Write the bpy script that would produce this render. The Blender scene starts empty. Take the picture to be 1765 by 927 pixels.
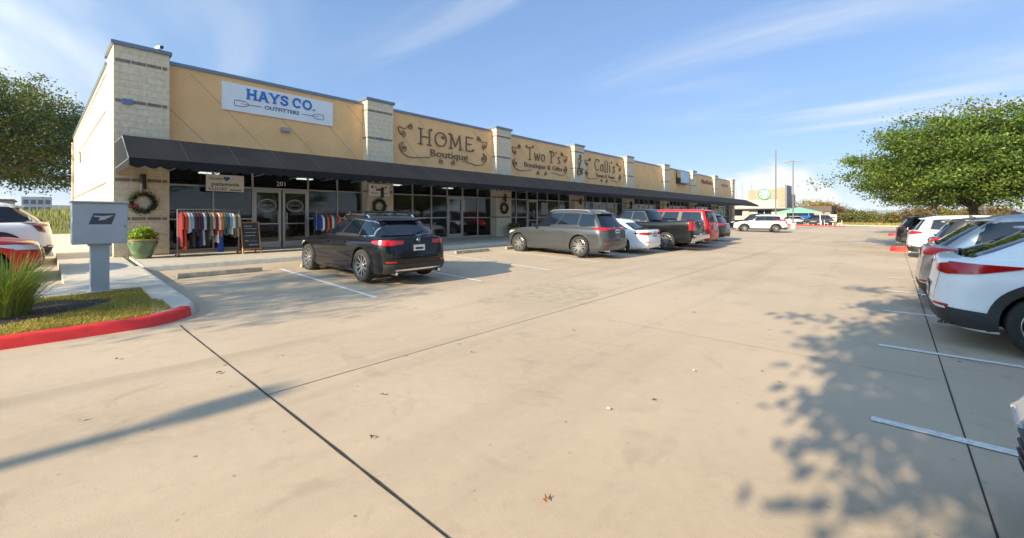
import bpy, bmesh, math, random
import numpy as np
from mathutils import Vector, Matrix
from mathutils.bvhtree import BVHTree
R = math.radians; PI = math.pi
scene = bpy.context.scene
COL = scene.collection
random.seed(7); rng = np.random.default_rng(7)

# ---------------------------------------------------------------- camera
cam = bpy.data.cameras.new('camera'); camo = bpy.data.objects.new('camera', cam); COL.objects.link(camo)
camo.location = (0, 0, 1.65); camo.rotation_euler = (PI/2, 0, R(41.87))
cam.sensor_width = 36; cam.lens = 732/1765*36; cam.shift_y = -(463.5-371)/1765
cam.clip_start = .05; cam.clip_end = 9000
scene.camera = camo
# ---------------------------------------------------------------- light
SUN_EL = R(23.5); SH_AZ = R(3.2)      # shadows run along +Y, a little towards +X
sdir = Vector((-math.sin(SH_AZ), -math.cos(SH_AZ), math.tan(SUN_EL))).normalized()   # towards the sun
world = bpy.data.worlds.new("World"); scene.world = world; world.use_nodes = True
wn = world.node_tree.nodes; wl = world.node_tree.links
bg = wn['Background']; bg.inputs[1].default_value = .11
sky = wn.new('ShaderNodeTexSky'); sky.sky_type = 'NISHITA'; sky.sun_disc = False
sky.sun_elevation = SUN_EL; sky.sun_rotation = math.atan2(sdir.x, sdir.y)
sky.air_density = 1.0; sky.dust_density = .25; sky.ozone_density = 2.5
def N(t, **k):
    n = wn.new(t)
    for a, b in k.items(): setattr(n, a, b)
    return n
hsv = N('ShaderNodeHueSaturation'); hsv.inputs['Saturation'].default_value = 1.14; hsv.inputs['Value'].default_value = .97
gam = N('ShaderNodeGamma'); gam.inputs[1].default_value = .45; wl.new(sky.outputs[0], gam.inputs[0])
tint = N('ShaderNodeMix', data_type='RGBA', blend_type='MULTIPLY'); tint.inputs[0].default_value = 1; wl.new(gam.outputs[0], tint.inputs[6]); tint.inputs[7].default_value = (1.14, 1.37, 1.80, 1); wl.new(tint.outputs[2], hsv.inputs['Color'])
tc = N('ShaderNodeTexCoord'); sep = N('ShaderNodeSeparateXYZ'); wl.new(tc.outputs['Generated'], sep.inputs[0])
def M(op, a, b=None, c=None):
    n = N('ShaderNodeMath', operation=op)
    for i, v in enumerate((a, b, c)):
        if v is None: continue
        if isinstance(v, (int, float)): n.inputs[i].default_value = v
        else: wl.new(v, n.inputs[i])
    return n.outputs[0]
zz = M('MAXIMUM', sep.outputs['Z'], .02)
zc = M('ADD', zz, .10)
cx_ = M('DIVIDE', sep.outputs['X'], zc); cy_ = M('DIVIDE', sep.outputs['Y'], zc)
comb = N('ShaderNodeCombineXYZ'); wl.new(cx_, comb.inputs[0]); wl.new(cy_, comb.inputs[1])
mp = N('ShaderNodeMapping'); wl.new(comb.outputs[0], mp.inputs[0]); mp.inputs['Rotation'].default_value = (0, 0, R(-28)); mp.inputs['Scale'].default_value = (.22, .8, 1); mp.inputs['Location'].default_value = (8.3, 6.6, 0)
n1 = N('ShaderNodeTexNoise'); n1.inputs['Scale'].default_value = 1.5; n1.inputs['Detail'].default_value = 7; n1.inputs['Roughness'].default_value = .5; n1.inputs['Distortion'].default_value = .7
wl.new(mp.outputs[0], n1.inputs['Vector'])
r1 = N('ShaderNodeValToRGB'); r1.color_ramp.elements[0].position = .50; r1.color_ramp.elements[1].position = .78; r1.color_ramp.interpolation = 'EASE'
wl.new(n1.outputs[0], r1.inputs[0])
wisps = M('MULTIPLY', r1.outputs[0], .78)
# low cumulus bank near the horizon
mp2 = N('ShaderNodeMapping'); wl.new(tc.outputs['Generated'], mp2.inputs[0]); mp2.inputs['Scale'].default_value = (1, 1, 2.0)
n2 = N('ShaderNodeTexNoise'); n2.inputs['Scale'].default_value = 10; n2.inputs['Detail'].default_value = 6; n2.inputs['Roughness'].default_value = .5
wl.new(mp2.outputs[0], n2.inputs['Vector'])
# centre of the bank: azimuth of the far end of the shop row
caz = math.atan2(-.245, 1.0)
ang = N('ShaderNodeMath', operation='ARCTAN2'); wl.new(sep.outputs['X'], ang.inputs[0]); wl.new(sep.outputs['Y'], ang.inputs[1])
da = M('DIVIDE', M('SUBTRACT', ang.outputs[0], caz+.055), .125)
top = M('MULTIPLY', M('SUBTRACT', 1.0, M('POWER', M('ABSOLUTE', da), 3.0)), .108)
top = M('ADD', top, M('MULTIPLY', M('SUBTRACT', n2.outputs[0], .5), .13))
cum = M('MULTIPLY', M('SUBTRACT', top, sep.outputs['Z']), 45)
cumc = N('ShaderNodeClamp'); wl.new(cum, cumc.inputs[0])
cumf = M('MULTIPLY', cumc.outputs[0], .92)
mx = N('ShaderNodeMix', data_type='RGBA'); wl.new(wisps, mx.inputs['Factor']); wl.new(hsv.outputs[0], mx.inputs[6]); mx.inputs[7].default_value = (3.5, 3.7, 4.0, 1)
mx2 = N('ShaderNodeMix', data_type='RGBA'); wl.new(cumf, mx2.inputs['Factor']); wl.new(mx.outputs[2], mx2.inputs[6]); mx2.inputs[7].default_value = (4.1, 4.1, 4.15, 1)
# sky brightened towards the sun, added to lift the shaded facade
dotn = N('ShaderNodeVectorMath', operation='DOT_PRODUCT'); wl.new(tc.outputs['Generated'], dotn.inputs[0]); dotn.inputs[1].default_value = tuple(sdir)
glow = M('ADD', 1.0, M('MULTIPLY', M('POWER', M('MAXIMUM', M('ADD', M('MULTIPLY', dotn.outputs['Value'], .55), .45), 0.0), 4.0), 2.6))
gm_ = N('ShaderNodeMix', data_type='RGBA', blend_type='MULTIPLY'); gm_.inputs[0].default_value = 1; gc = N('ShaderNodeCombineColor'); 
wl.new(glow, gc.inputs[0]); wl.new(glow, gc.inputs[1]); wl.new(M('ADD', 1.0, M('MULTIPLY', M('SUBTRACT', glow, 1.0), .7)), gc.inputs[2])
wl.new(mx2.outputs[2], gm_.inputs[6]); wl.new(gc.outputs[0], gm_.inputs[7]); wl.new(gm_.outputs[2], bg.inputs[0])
sun = bpy.data.lights.new('sun', 'SUN'); suno = bpy.data.objects.new('sun', sun); COL.objects.link(suno)
sun.energy = 4.8; sun.angle = R(.5); sun.color = (1, .835, .575)
suno.rotation_euler = sdir.to_track_quat('Z', 'Y').to_euler()
scene.view_settings.view_transform = 'Standard'; scene.view_settings.look = 'None'
scene.view_settings.exposure = 1.19; scene.view_settings.gamma = 1

# ---------------------------------------------------------------- materials
def srgb(r, g, b):
    f = lambda c: (c/255/12.92) if c/255 <= .04045 else ((c/255+.055)/1.055)**2.4
    return (f(r), f(g), f(b))
MATS = {}
def mat(name, col, rough=.7, metal=0, var=0, scale=4, bump=0, bscale=40, spec=.5, coat=0, stretch=(1, 1, 1), detail=5, trans=0, emit=None, sub=0):
    if name in MATS: return MATS[name]
    m = bpy.data.materials.new(name); m.use_nodes = True; MATS[name] = m
    nt = m.node_tree; b = nt.nodes['Principled BSDF']
    b.inputs['Base Color'].default_value = (*col, 1); b.inputs['Roughness'].default_value = rough; b.inputs['Metallic'].default_value = metal
    b.inputs['Specular IOR Level'].default_value = spec; b.inputs['Coat Weight'].default_value = coat; b.inputs['Coat Roughness'].default_value = .04
    if trans: b.inputs['Transmission Weight'].default_value = trans
    if emit: b.inputs['Emission Color'].default_value = (*emit[0], 1); b.inputs['Emission Strength'].default_value = emit[1]
    if var or bump:
        t = nt.nodes.new('ShaderNodeTexCoord'); mpn = nt.nodes.new('ShaderNodeMapping'); mpn.inputs['Scale'].default_value = stretch
        nt.links.new(t.outputs['Object'], mpn.inputs[0])
    if var:
        n = nt.nodes.new('ShaderNodeTexNoise'); n.inputs['Scale'].default_value = scale; n.inputs['Detail'].default_value = detail; n.inputs['Roughness'].default_value = .6
        nt.links.new(mpn.outputs[0], n.inputs['Vector'])
        rp = nt.nodes.new('ShaderNodeValToRGB'); rp.color_ramp.elements[0].position = .3; rp.color_ramp.elements[1].position = .7
        rp.color_ramp.elements[0].color = (*[max(0, c*(1-var)) for c in col], 1); rp.color_ramp.elements[1].color = (*[min(1, c*(1+var)) for c in col], 1)
        nt.links.new(n.outputs[0], rp.inputs[0]); nt.links.new(rp.outputs[0], b.inputs['Base Color'])
    if bump:
        n = nt.nodes.new('ShaderNodeTexNoise'); n.inputs['Scale'].default_value = bscale; n.inputs['Detail'].default_value = 6
        nt.links.new(mpn.outputs[0], n.inputs['Vector'])
        bp = nt.nodes.new('ShaderNodeBump'); bp.inputs['Strength'].default_value = bump; bp.inputs['Distance'].default_value = .02
        nt.links.new(n.outputs[0], bp.inputs['Height']); nt.links.new(bp.outputs[0], b.inputs['Normal'])
    return m

def leafmat(name, col, var=.25):
    if name in MATS: return MATS[name]
    m = mat(name, col, rough=.55, var=var, scale=1.3, spec=.35)
    nt = m.node_tree; b = nt.nodes['Principled BSDF']; out = nt.nodes['Material Output']
    tr = nt.nodes.new('ShaderNodeBsdfTranslucent'); tr.inputs[0].default_value = (col[0]*1.5, col[1]*1.6, col[2]*.8, 1)
    ms = nt.nodes.new('ShaderNodeMixShader'); ms.inputs[0].default_value = .33
    nt.links.new(b.outputs[0], ms.inputs[1]); nt.links.new(tr.outputs[0], ms.inputs[2]); nt.links.new(ms.outputs[0], out.inputs[0])
    return m

def concrete(name, c0, c1, c2, streak=True, bump=.25):
    """broom-finished concrete: broad cloudy tone, fine mottling, long tyre/rain stains, speckle"""
    m = bpy.data.materials.new(name); m.use_nodes = True; MATS[name] = m
    nt = m.node_tree; b = nt.nodes['Principled BSDF']; L = nt.links.new
    b.inputs['Roughness'].default_value = .82; b.inputs['Specular IOR Level'].default_value = .35
    t = nt.nodes.new('ShaderNodeTexCoord')
    def noise(sc, st=(1, 1, 1), det=6, rg=.6, loc=(0, 0, 0), dist=0):
        mpn = nt.nodes.new('ShaderNodeMapping'); mpn.inputs['Scale'].default_value = st; mpn.inputs['Location'].default_value = loc
        L(t.outputs['Object'], mpn.inputs[0])
        n = nt.nodes.new('ShaderNodeTexNoise'); n.inputs['Scale'].default_value = sc; n.inputs['Detail'].default_value = det; n.inputs['Roughness'].default_value = rg; n.inputs['Distortion'].default_value = dist
        L(mpn.outputs[0], n.inputs['Vector']); return n.outputs[0]
    def ramp(f, a, c, ca=(0, 0, 0, 1), cb=(1, 1, 1, 1)):
        r = nt.nodes.new('ShaderNodeValToRGB'); r.color_ramp.elements[0].position = a; r.color_ramp.elements[1].position = c
        r.color_ramp.elements[0].color = ca; r.color_ramp.elements[1].color = cb; L(f, r.inputs[0]); return r.outputs[0]
    def mix(f, a, c, k=1, blend='MIX'):
        x = nt.nodes.new('ShaderNodeMix'); x.data_type = 'RGBA'; x.blend_type = blend
        if isinstance(f, float): x.inputs[0].default_value = f
        else:
            mm = nt.nodes.new('ShaderNodeMath'); mm.operation = 'MULTIPLY'; mm.inputs[1].default_value = k; L(f, mm.inputs[0]); L(mm.outputs[0], x.inputs[0])
        for i, v in ((6, a), (7, c)):
            if isinstance(v, tuple): x.inputs[i].default_value = (*v, 1) if len(v) == 3 else v
            else: L(v, x.inputs[i])
        return x.outputs[2]
    base = ramp(noise(.35), .35, .68, (*c0, 1), (*c1, 1))
    fine = mix(ramp(noise(9, det=8, rg=.7), .35, .7), base, c2, .34)
    if streak:
        fine = mix(ramp(noise(.5, (2.6, .16, 1), 6, .55, (3, 1, 0), .4), .52, .72), fine, tuple(x*.66 for x in c0), .42)
        fine = mix(ramp(noise(1.5, (1, 1, 1), 5, .6, (9, 4, 0), .8), .58, .70), fine, tuple(x*.62 for x in c0), .34)
        fine = mix(ramp(noise(4.5, (1, 1, 1), 9, .75, (5, 4, 0), 1.5), .56, .74), fine, tuple(x*.6 for x in c0), .34)
        fine = mix(ramp(noise(.11, (1, 1, 1), 3, .5, (2, 8, 0)), .45, .65), fine, tuple(min(1, x*1.12) for x in c1), .5)
    v = nt.nodes.new('ShaderNodeTexVoronoi'); v.inputs['Scale'].default_value = 5; L(t.outputs['Object'], v.inputs['Vector'])
    spots = ramp(v.outputs['Distance'], .035, .075, (1, 1, 1, 1), (0, 0, 0, 1))
    fine = mix(spots, fine, tuple(x*.5 for x in c0), .45)
    grit = ramp(noise(160, det=3), .3, .7, (.84, .84, .84, 1), (1.12, 1.12, 1.12, 1))
    fine = mix(1.0, fine, grit, 1, 'MULTIPLY')
    L(fine, b.inputs['Base Color'])
    bp = nt.nodes.new('ShaderNodeBump'); bp.inputs['Strength'].default_value = bump; bp.inputs['Distance'].default_value = .006
    L(noise(70, det=8, rg=.7), bp.inputs['Height']); L(bp.outputs[0], b.inputs['Normal'])
    return m

def blockmat(name, col, col2, mortar, bw=.40, bh=.2, axis='YZ', bump=.9):
    """split-face stone block laid in courses; the courses run on every face, so u = x + y"""
    m = bpy.data.materials.new(name); m.use_nodes = True; MATS[name] = m
    nt = m.node_tree; b = nt.nodes['Principled BSDF']; L = nt.links.new; b.inputs['Roughness'].default_value = .9; b.inputs['Specular IOR Level'].default_value = .2
    t = nt.nodes.new('ShaderNodeTexCoord'); s = nt.nodes.new('ShaderNodeSeparateXYZ'); L(t.outputs['Object'], s.inputs[0])
    a = nt.nodes.new('ShaderNodeMath'); a.operation = 'ADD'; L(s.outputs[0], a.inputs[0]); L(s.outputs[1], a.inputs[1])
    c = nt.nodes.new('ShaderNodeCombineXYZ'); L(a.outputs[0], c.inputs[0]); L(s.outputs[2], c.inputs[1])
    br = nt.nodes.new('ShaderNodeTexBrick'); L(c.outputs[0], br.inputs['Vector'])
    br.inputs['Scale'].default_value = 1; br.inputs['Brick Width'].default_value = bw; br.inputs['Row Height'].default_value = bh
    br.inputs['Mortar Size'].default_value = .008; br.inputs['Mortar Smooth'].default_value = .3; br.inputs['Bias'].default_value = 0
    br.inputs['Color1'].default_value = (*col, 1); br.inputs['Color2'].default_value = (*col2, 1); br.inputs['Mortar'].default_value = (*mortar, 1)
    n = nt.nodes.new('ShaderNodeTexNoise'); n.inputs['Scale'].default_value = 9; n.inputs['Detail'].default_value = 8; n.inputs['Roughness'].default_value = .7; L(t.outputs['Object'], n.inputs['Vector'])
    rp = nt.nodes.new('ShaderNodeValToRGB'); rp.color_ramp.elements[0].position = .3; rp.color_ramp.elements[0].color = (.78, .76, .72, 1); rp.color_ramp.elements[1].position = .7; rp.color_ramp.elements[1].color = (1.08, 1.07, 1.05, 1)
    L(n.outputs[0], rp.inputs[0])
    x = nt.nodes.new('ShaderNodeMix'); x.data_type = 'RGBA'; x.blend_type = 'MULTIPLY'; x.inputs[0].default_value = 1; L(br.outputs[0], x.inputs[6]); L(rp.outputs[0], x.inputs[7]); L(x.outputs[2], b.inputs['Base Color'])
    h = nt.nodes.new('ShaderNodeMath'); h.operation = 'SUBTRACT'; L(n.outputs[0], h.inputs[0]); L(br.outputs['Fac'], h.inputs[1])
    bp = nt.nodes.new('ShaderNodeBump'); bp.inputs['Strength'].default_value = bump; bp.inputs['Distance'].default_value = .03; L(h.outputs[0], bp.inputs['Height']); L(bp.outputs[0], b.inputs['Normal'])
    return m

CONC = concrete('lot_concrete', (.365, .288, .208), (.462, .366, .268), (.52, .42, .315))
WALK = concrete('walk_concrete', (.44, .40, .33), (.52, .47, .40), (.56, .52, .45), streak=False)
KERB = mat('kerb_concrete', (.48, .44, .37), .85, var=.15, scale=6, bump=.2)
def kerb_paint():
    m = mat('kerb_red_paint', (.50, .035, .04), .6, bump=.15, bscale=50)
    nt = m.node_tree; b = nt.nodes['Principled BSDF']; L = nt.links.new; t = nt.nodes.new('ShaderNodeTexCoord')
    n = nt.nodes.new('ShaderNodeTexNoise'); n.inputs['Scale'].default_value = 5; n.inputs['Detail'].default_value = 10; n.inputs['Roughness'].default_value = .75; L(t.outputs['Object'], n.inputs['Vector'])
    rp = nt.nodes.new('ShaderNodeValToRGB'); e = rp.color_ramp.elements; e[0].position = .30; e[0].color = (.16, .05, .04, 1); e[1].position = .42; e[1].color = (.70, .022, .022, 1)
    q = e.new(.66); q.color = (.76, .04, .035, 1); q2 = e.new(.74); q2.color = (.5, .36, .3, 1)
    L(n.outputs[0], rp.inputs[0]); L(rp.outputs[0], b.inputs['Base Color']); return m
KRED = kerb_paint()
JOINT = mat('joint_sealant', (.025, .022, .02), .8, var=.5, scale=20)
JOINT2 = mat('joint_dirt', (.25, .205, .155), .9, var=.25, scale=6)
PAINT = mat('line_paint', (.62, .61, .58), .65, var=.28, scale=22, bump=.1)
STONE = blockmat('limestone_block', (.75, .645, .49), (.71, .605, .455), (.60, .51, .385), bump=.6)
BAND = mat('dark_stone_band', (.20, .17, .145), .9, var=.3, scale=8, bump=.3)
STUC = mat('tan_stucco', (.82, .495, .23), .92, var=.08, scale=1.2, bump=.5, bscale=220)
GROOVE = mat('stucco_joint', (.74, .58, .38), .9)
GROOVE_SHADE = mat('stucco_joint_shaded', (.42, .26, .14), .9)  # darker copy of the joint colour, shade painted on one slope of diagonals
COPE = mat('coping_metal', (.17, .22, .27), .4, metal=.6)
AWN = mat('awning_fabric', (.007, .0075, .009), .75, var=.55, scale=.9, bump=.35, bscale=5, spec=.3)
ALU = mat('aluminium_frame', (.42, .40, .37), .4, metal=.55)
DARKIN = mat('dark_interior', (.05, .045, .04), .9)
WARMREFL = mat('warm_reflection', (.30, .20, .10), .8)
WHITE = mat('white_panel', (.72, .74, .76), .45, var=.05, scale=2)
BLUE = mat('sign_blue', (.008, .15, .50), .4)
NAVY = mat('sign_navy', (.02, .06, .22), .4)
BRONZE = mat('sign_bronze', (.17, .11, .065), .5, metal=.2)
BLACK = mat('black_metal', (.018, .018, .02), .4)
GREY = mat('grey_metal', (.30, .31, .33), .45, metal=.4, var=.06)
WOOD = mat('orange_wood', (.38, .15, .045), .5, var=.25, scale=5, stretch=(1, 1, 8))
BARK = mat('bark', (.11, .085, .065), .95, var=.35, scale=9, bump=.8, bscale=25)
def glassmat():
    m = bpy.data.materials.new('shop_glass'); m.use_nodes = True; MATS['shop_glass'] = m
    nt = m.node_tree; L = nt.links.new; out = nt.nodes['Material Output']; nt.nodes.remove(nt.nodes['Principled BSDF'])
    g = nt.nodes.new('ShaderNodeBsdfGlossy'); g.inputs[0].default_value = (.9, .95, 1, 1); g.inputs[1].default_value = .015
    tr = nt.nodes.new('ShaderNodeBsdfTransparent'); tr.inputs[0].default_value = (.42, .45, .45, 1)
    f = nt.nodes.new('ShaderNodeFresnel'); f.inputs[0].default_value = 1.5
    ms = nt.nodes.new('ShaderNodeMixShader'); L(f.outputs[0], ms.inputs[0]); L(tr.outputs[0], ms.inputs[1]); L(g.outputs[0], ms.inputs[2]); L(ms.outputs[0], out.inputs[0]); return m
GLASS = glassmat()
CARGLASS = mat('tinted_glass', (.004, .008, .016), .02, spec=.55)
RUBBER = mat('tyre_rubber', (.022, .021, .020), .85, bump=.3, bscale=60)
CLAD = mat('black_cladding', (.025, .025, .027), .6)
CHROME = mat('chrome', (.75, .76, .78), .12, metal=1)
RIM = mat('alloy_rim', (.45, .45, .46), .3, metal=.85)
RIMD = mat('dark_alloy_rim', (.10, .10, .105), .3, metal=.8)
WELL = mat('wheel_well', (.008, .008, .008), .9)
REDL = mat('red_lamp', (.36, .006, .008), .15, spec=.5, coat=.4)
WHL = mat('clear_lamp', (.62, .64, .66), .08, spec=.9, coat=1)
PLATE = mat('plate_white', (.62, .64, .66), .4)

# ---------------------------------------------------------------- object helpers
def tag(o, label=None, cat=None, group=None, kind=None):
    if label: o['label'] = label
    if cat: o['category'] = cat
    if group: o['group'] = group
    if kind: o['kind'] = kind
    return o
def empty(name, loc=(0, 0, 0), rz=0, label=None, cat=None, group=None):
    o = bpy.data.objects.new(name, None); COL.objects.link(o); o.location = loc; o.rotation_euler = (0, 0, rz); o.empty_display_size = .2
    return tag(o, label, cat, group)
class MB:
    def __init__(s, mats=None): s.v = []; s.f = []; s.m = []; s.mats = mats if isinstance(mats, list) else [mats]
    def add(s, vs, fs, mi=0):
        b = len(s.v); s.v += [tuple(p) for p in vs]; s.f += [tuple(b+i for i in f) for f in fs]; s.m += [mi]*len(fs); return s
    def box(s, x0, x1, y0, y1, z0, z1, mi=0):
        vs = [(x, y, z) for x in (x0, x1) for y in (y0, y1) for z in (z0, z1)]
        return s.add(vs, [(0, 1, 3, 2), (4, 6, 7, 5), (0, 4, 5, 1), (2, 3, 7, 6), (0, 2, 6, 4), (1, 5, 7, 3)], mi)
    def obox(s, c, u, v, w, mi=0):
        c, u, v, w = map(Vector, (c, u, v, w))
        vs = [c+u*a+v*b+w*d for a in (-1, 1) for b in (-1, 1) for d in (-1, 1)]
        return s.add(vs, [(0, 1, 3, 2), (4, 6, 7, 5), (0, 4, 5, 1), (2, 3, 7, 6), (0, 2, 6, 4), (1, 5, 7, 3)], mi)
    def quad(s, a, b, c, d, mi=0): return s.add([a, b, c, d], [(0, 1, 2, 3)], mi)
    def tube(s, pts, rad, n=8, mi=0, cap=True):
        pts = [Vector(p) for p in pts]; rad = rad if isinstance(rad, (list, tuple)) else [rad]*len(pts)
        vs = []; up = Vector((0, 0, 1)); prev = None
        for i, p in enumerate(pts):
            d = (pts[min(i+1, len(pts)-1)]-pts[max(i-1, 0)]).normalized()
            if prev is None: a = d.cross(up if abs(d.z) < .9 else Vector((1, 0, 0))).normalized()
            else: a = (prev-d*prev.dot(d)).normalized()
            prev = a; b = d.cross(a)
            vs += [p+(a*math.cos(t)+b*math.sin(t))*rad[i] for t in [2*PI*k/n for k in range(n)]]
        fs = [(i*n+k, i*n+(k+1) % n, (i+1)*n+(k+1) % n, (i+1)*n+k) for i in range(len(pts)-1) for k in range(n)]
        if cap: fs += [tuple(range(n))[::-1], tuple((len(pts)-1)*n+k for k in range(n))]
        return s.add(vs, fs, mi)
    def lathe(s, prof, c=(0, 0, 0), n=24, axis='Z', mi=0):
        vs = []
        for (r, z) in prof:
            for k in range(n):
                t = 2*PI*k/n; a, b = r*math.cos(t), r*math.sin(t)
                vs.append((c[0]+a, c[1]+b, c[2]+z) if axis == 'Z' else (c[0]+a, c[1]+z, c[2]+b) if axis == 'Y' else (c[0]+z, c[1]+a, c[2]+b))
        fs = [(i*n+k, i*n+(k+1) % n, (i+1)*n+(k+1) % n, (i+1)*n+k) for i in range(len(prof)-1) for k in range(n)]
        return s.add(vs, fs, mi)
    def ribbon(s, pts, w, o, U, V, Nn, th, closed=False, mi=0):
        """flat stroke of width w along 2D pts, in plane (U,V) at o, thickness th along Nn"""
        P = [Vector(p) for p in pts]; n = len(P); l = []
        for i in range(n):
            a = P[(i-1) % n] if (closed or i > 0) else P[i]; b = P[(i+1) % n] if (closed or i < n-1) else P[i]
            d = (b-a).normalized(); nn = Vector((-d.y, d.x))
            ww = w[i] if isinstance(w, list) else w
            l.append((P[i]+nn*ww/2, P[i]-nn*ww/2))
        o, U, V, Nn = map(Vector, (o, U, V, Nn)); vs = []
        for (a, b) in l:
            for h in (0, th):
                for q in (a, b): vs.append(o+U*q.x+V*q.y+Nn*h)
        fs = []
        for i in range(n if closed else n-1):
            a, b = i*4, ((i+1) % n)*4
            fs += [(a+2, a+3, b+3, b+2), (a, b, b+1, a+1), (a, a+2, b+2, b), (a+1, b+1, b+3, a+3)]
        if not closed: fs += [(0, 1, 3, 2), ((n-1)*4, (n-1)*4+2, (n-1)*4+3, (n-1)*4+1)]
        return s.add(vs, fs, mi)
    def build(s, name, parent=None, smooth=False, local=False, label=None, cat=None, group=None, kind=None, sharp=40):
        me = bpy.data.meshes.new(name); vs = s.v
        if parent is not None and not local:
            mi = Matrix.Identity(4); p = parent; ch = []
            while p: ch.append(p); p = p.parent
            for p in reversed(ch): mi = mi @ (Matrix.Translation(p.location) @ p.rotation_euler.to_matrix().to_4x4())
            mi = mi.inverted(); vs = [tuple(mi @ Vector(q)) for q in vs]
        me.from_pydata(vs, [], s.f)
        for m in s.mats: me.materials.append(m)
        if any(s.m): me.polygons.foreach_set('material_index', s.m)
        if smooth:
            me.polygons.foreach_set('use_smooth', [True]*len(me.polygons)); me.set_sharp_from_angle(angle=R(sharp))
        me.update(); o = bpy.data.objects.new(name, me); COL.objects.link(o)
        if parent: o.parent = parent
        return tag(o, label, cat, group, kind)
def bevel(o, w=.01, seg=2):
    m = o.modifiers.new('bevel', 'BEVEL'); m.width = w; m.segments = seg; m.limit_method = 'ANGLE'; return o
def text_into(mb, txt, o, U, V, Nn, size, th=.01, mi=0, width=None, align='CENTER', shear=0, bold=0):
    cu = bpy.data.curves.new('t', 'FONT'); cu.body = txt; cu.size = size; cu.extrude = th/2; cu.align_x = align; cu.shear = shear; cu.resolution_u = 3; cu.offset = bold
    ob = bpy.data.objects.new('t', cu); COL.objects.link(ob); bpy.context.view_layer.update()
    me = ob.to_mesh(); xs = [v.co.x for v in me.vertices]; w = max(xs)-min(xs); k = (width/w) if width else 1
    o, U, V, Nn = map(Vector, (o, U, V, Nn))
    mb.add([o+U*v.co.x*k+V*v.co.y+Nn*(v.co.z+th/2) for v in me.vertices], [tuple(p.vertices) for p in me.polygons], mi)
    ob.to_mesh_clear(); bpy.data.objects.remove(ob); bpy.data.curves.remove(cu)
def ground_z(x): return .03*min(max(-7.5-x, 0), 12)
def sheet(name, poly, off, m, kind='structure', thick=0, skirt=0):
    """flat polygon that follows the ground; cut at the grade breaks"""
    bm = bmesh.new(); vs = [bm.verts.new((x, y, 0)) for x, y in poly]; bm.faces.new(vs)
    for xb in (-7.5, -19.5):
        bmesh.ops.bisect_plane(bm, geom=bm.verts[:]+bm.edges[:]+bm.faces[:], plane_co=(xb, 0, 0), plane_no=(1, 0, 0))
    for v in bm.verts: v.co.z = ground_z(v.co.x)+off
    if skirt:
        be = [e for e in bm.edges if len(e.link_faces) == 1]
        r = bmesh.ops.extrude_edge_only(bm, edges=be)
        for g in r['geom']:
            if isinstance(g, bmesh.types.BMVert): g.co.z -= skirt
    me = bpy.data.meshes.new(name); bm.normal_update(); bm.to_mesh(me); bm.free(); me.materials.append(m)
    o = bpy.data.objects.new(name, me); COL.objects.link(o)
    if kind: o['kind'] = kind
    return o
def rect(x0, x1, y0, y1): return [(x0, y0), (x1, y0), (x1, y1), (x0, y1)]

# ================================================================= SETTING
DIRT = mat('dry_grass_ground', (.20, .165, .075), .95, var=.45, scale=.6, bump=.4, bscale=3)
bmv = MB(DIRT)
xs = [-4000, -60, -19.5, -7.5, 8, 60, 4000]
for i in range(len(xs)-1):
    for y0, y1 in ((-4000, 0), (0, 90), (90, 4000)):
        zf = lambda x: ground_z(x)-.01
        bmv.quad((xs[i], y0, zf(xs[i])), (xs[i+1], y0, zf(xs[i+1])), (xs[i+1], y1, zf(xs[i+1])), (xs[i], y1, zf(xs[i])))
bmv.build('ground', kind='structure')
sheet('parking_lot', rect(-19.6, 11.5, -30, 82), 0, CONC)
sheet('side_road', rect(-60, -19.6, -30, -.2), 0, CONC)
# concrete joints
jm = MB(JOINT)
def jx(mb, X, y0, y1, w, z=.004):
    z += ground_z(X); mb.quad((X-w/2, y0, z), (X+w/2, y0, z), (X+w/2, y1, z), (X-w/2, y1, z))
def jy(mb, Y, x0, x1, w, z=.004):
    for a, b in ((x0, min(x1, -7.5)), (max(x0, -7.5), x1)):
        if b > a: mb.quad((a, Y-w/2, ground_z(a)+z), (b, Y-w/2, ground_z(b)+z), (b, Y+w/2, ground_z(b)+z), (a, Y+w/2, ground_z(a)+z))
def wob(mb, p0, p1, w, z=.004, step=.25):
    """joint line of slightly uneven width"""
    p0, p1 = Vector(p0), Vector(p1); L_ = (p1-p0).length; n = int(L_/step); d = (p1-p0).normalized(); nn = Vector((-d.y, d.x))
    pr = None
    for i in range(n+1):
        p = p0+d*(L_*i/n); ww = w*random.uniform(.7, 1.3)/2
        a = (p.x+nn.x*ww, p.y+nn.y*ww, ground_z(p.x)+z); b = (p.x-nn.x*ww, p.y-nn.y*ww, ground_z(p.x)+z)
        if pr: mb.quad(pr[0], pr[1], b, a)
        pr = (a, b)
wob(jm, (-7.9, 1.41), (11, 1.37), .018); wob(jm, (.40, -8), (.40, 40), .012, step=.5)
jm.build('expansion_joint', kind='structure')
jm = MB(JOINT2)
wob(jm, (-4.28, 1.41), (-4.28, 80), .016, .0035, .5)
for Y in (-3.2, 6.0, 10.6, 15.2, 24.4, 33.6): wob(jm, (-4.26, Y), (.37, Y), .006, .003, .4)
for Y in (12.0, 20.8, 29.5, 38): wob(jm, (-13.9, Y), (-4.3, Y), .010, .003, .4)
jm.build('control_joint', kind='structure')
# painted lines
pm = MB(PAINT)
for k in range(-1, 14):
    Y = 4.51+2.62*k
    if 24 < Y < 29.5: continue
    jy(pm, Y, -.13, 5.3, .10, .0075)
for k in range(0, 20):
    Y = 4.5+2.88*k
    jy(pm, Y, -12.7, -7.65, .10, .0075)
pm.build('parking_line', kind='structure')
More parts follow.
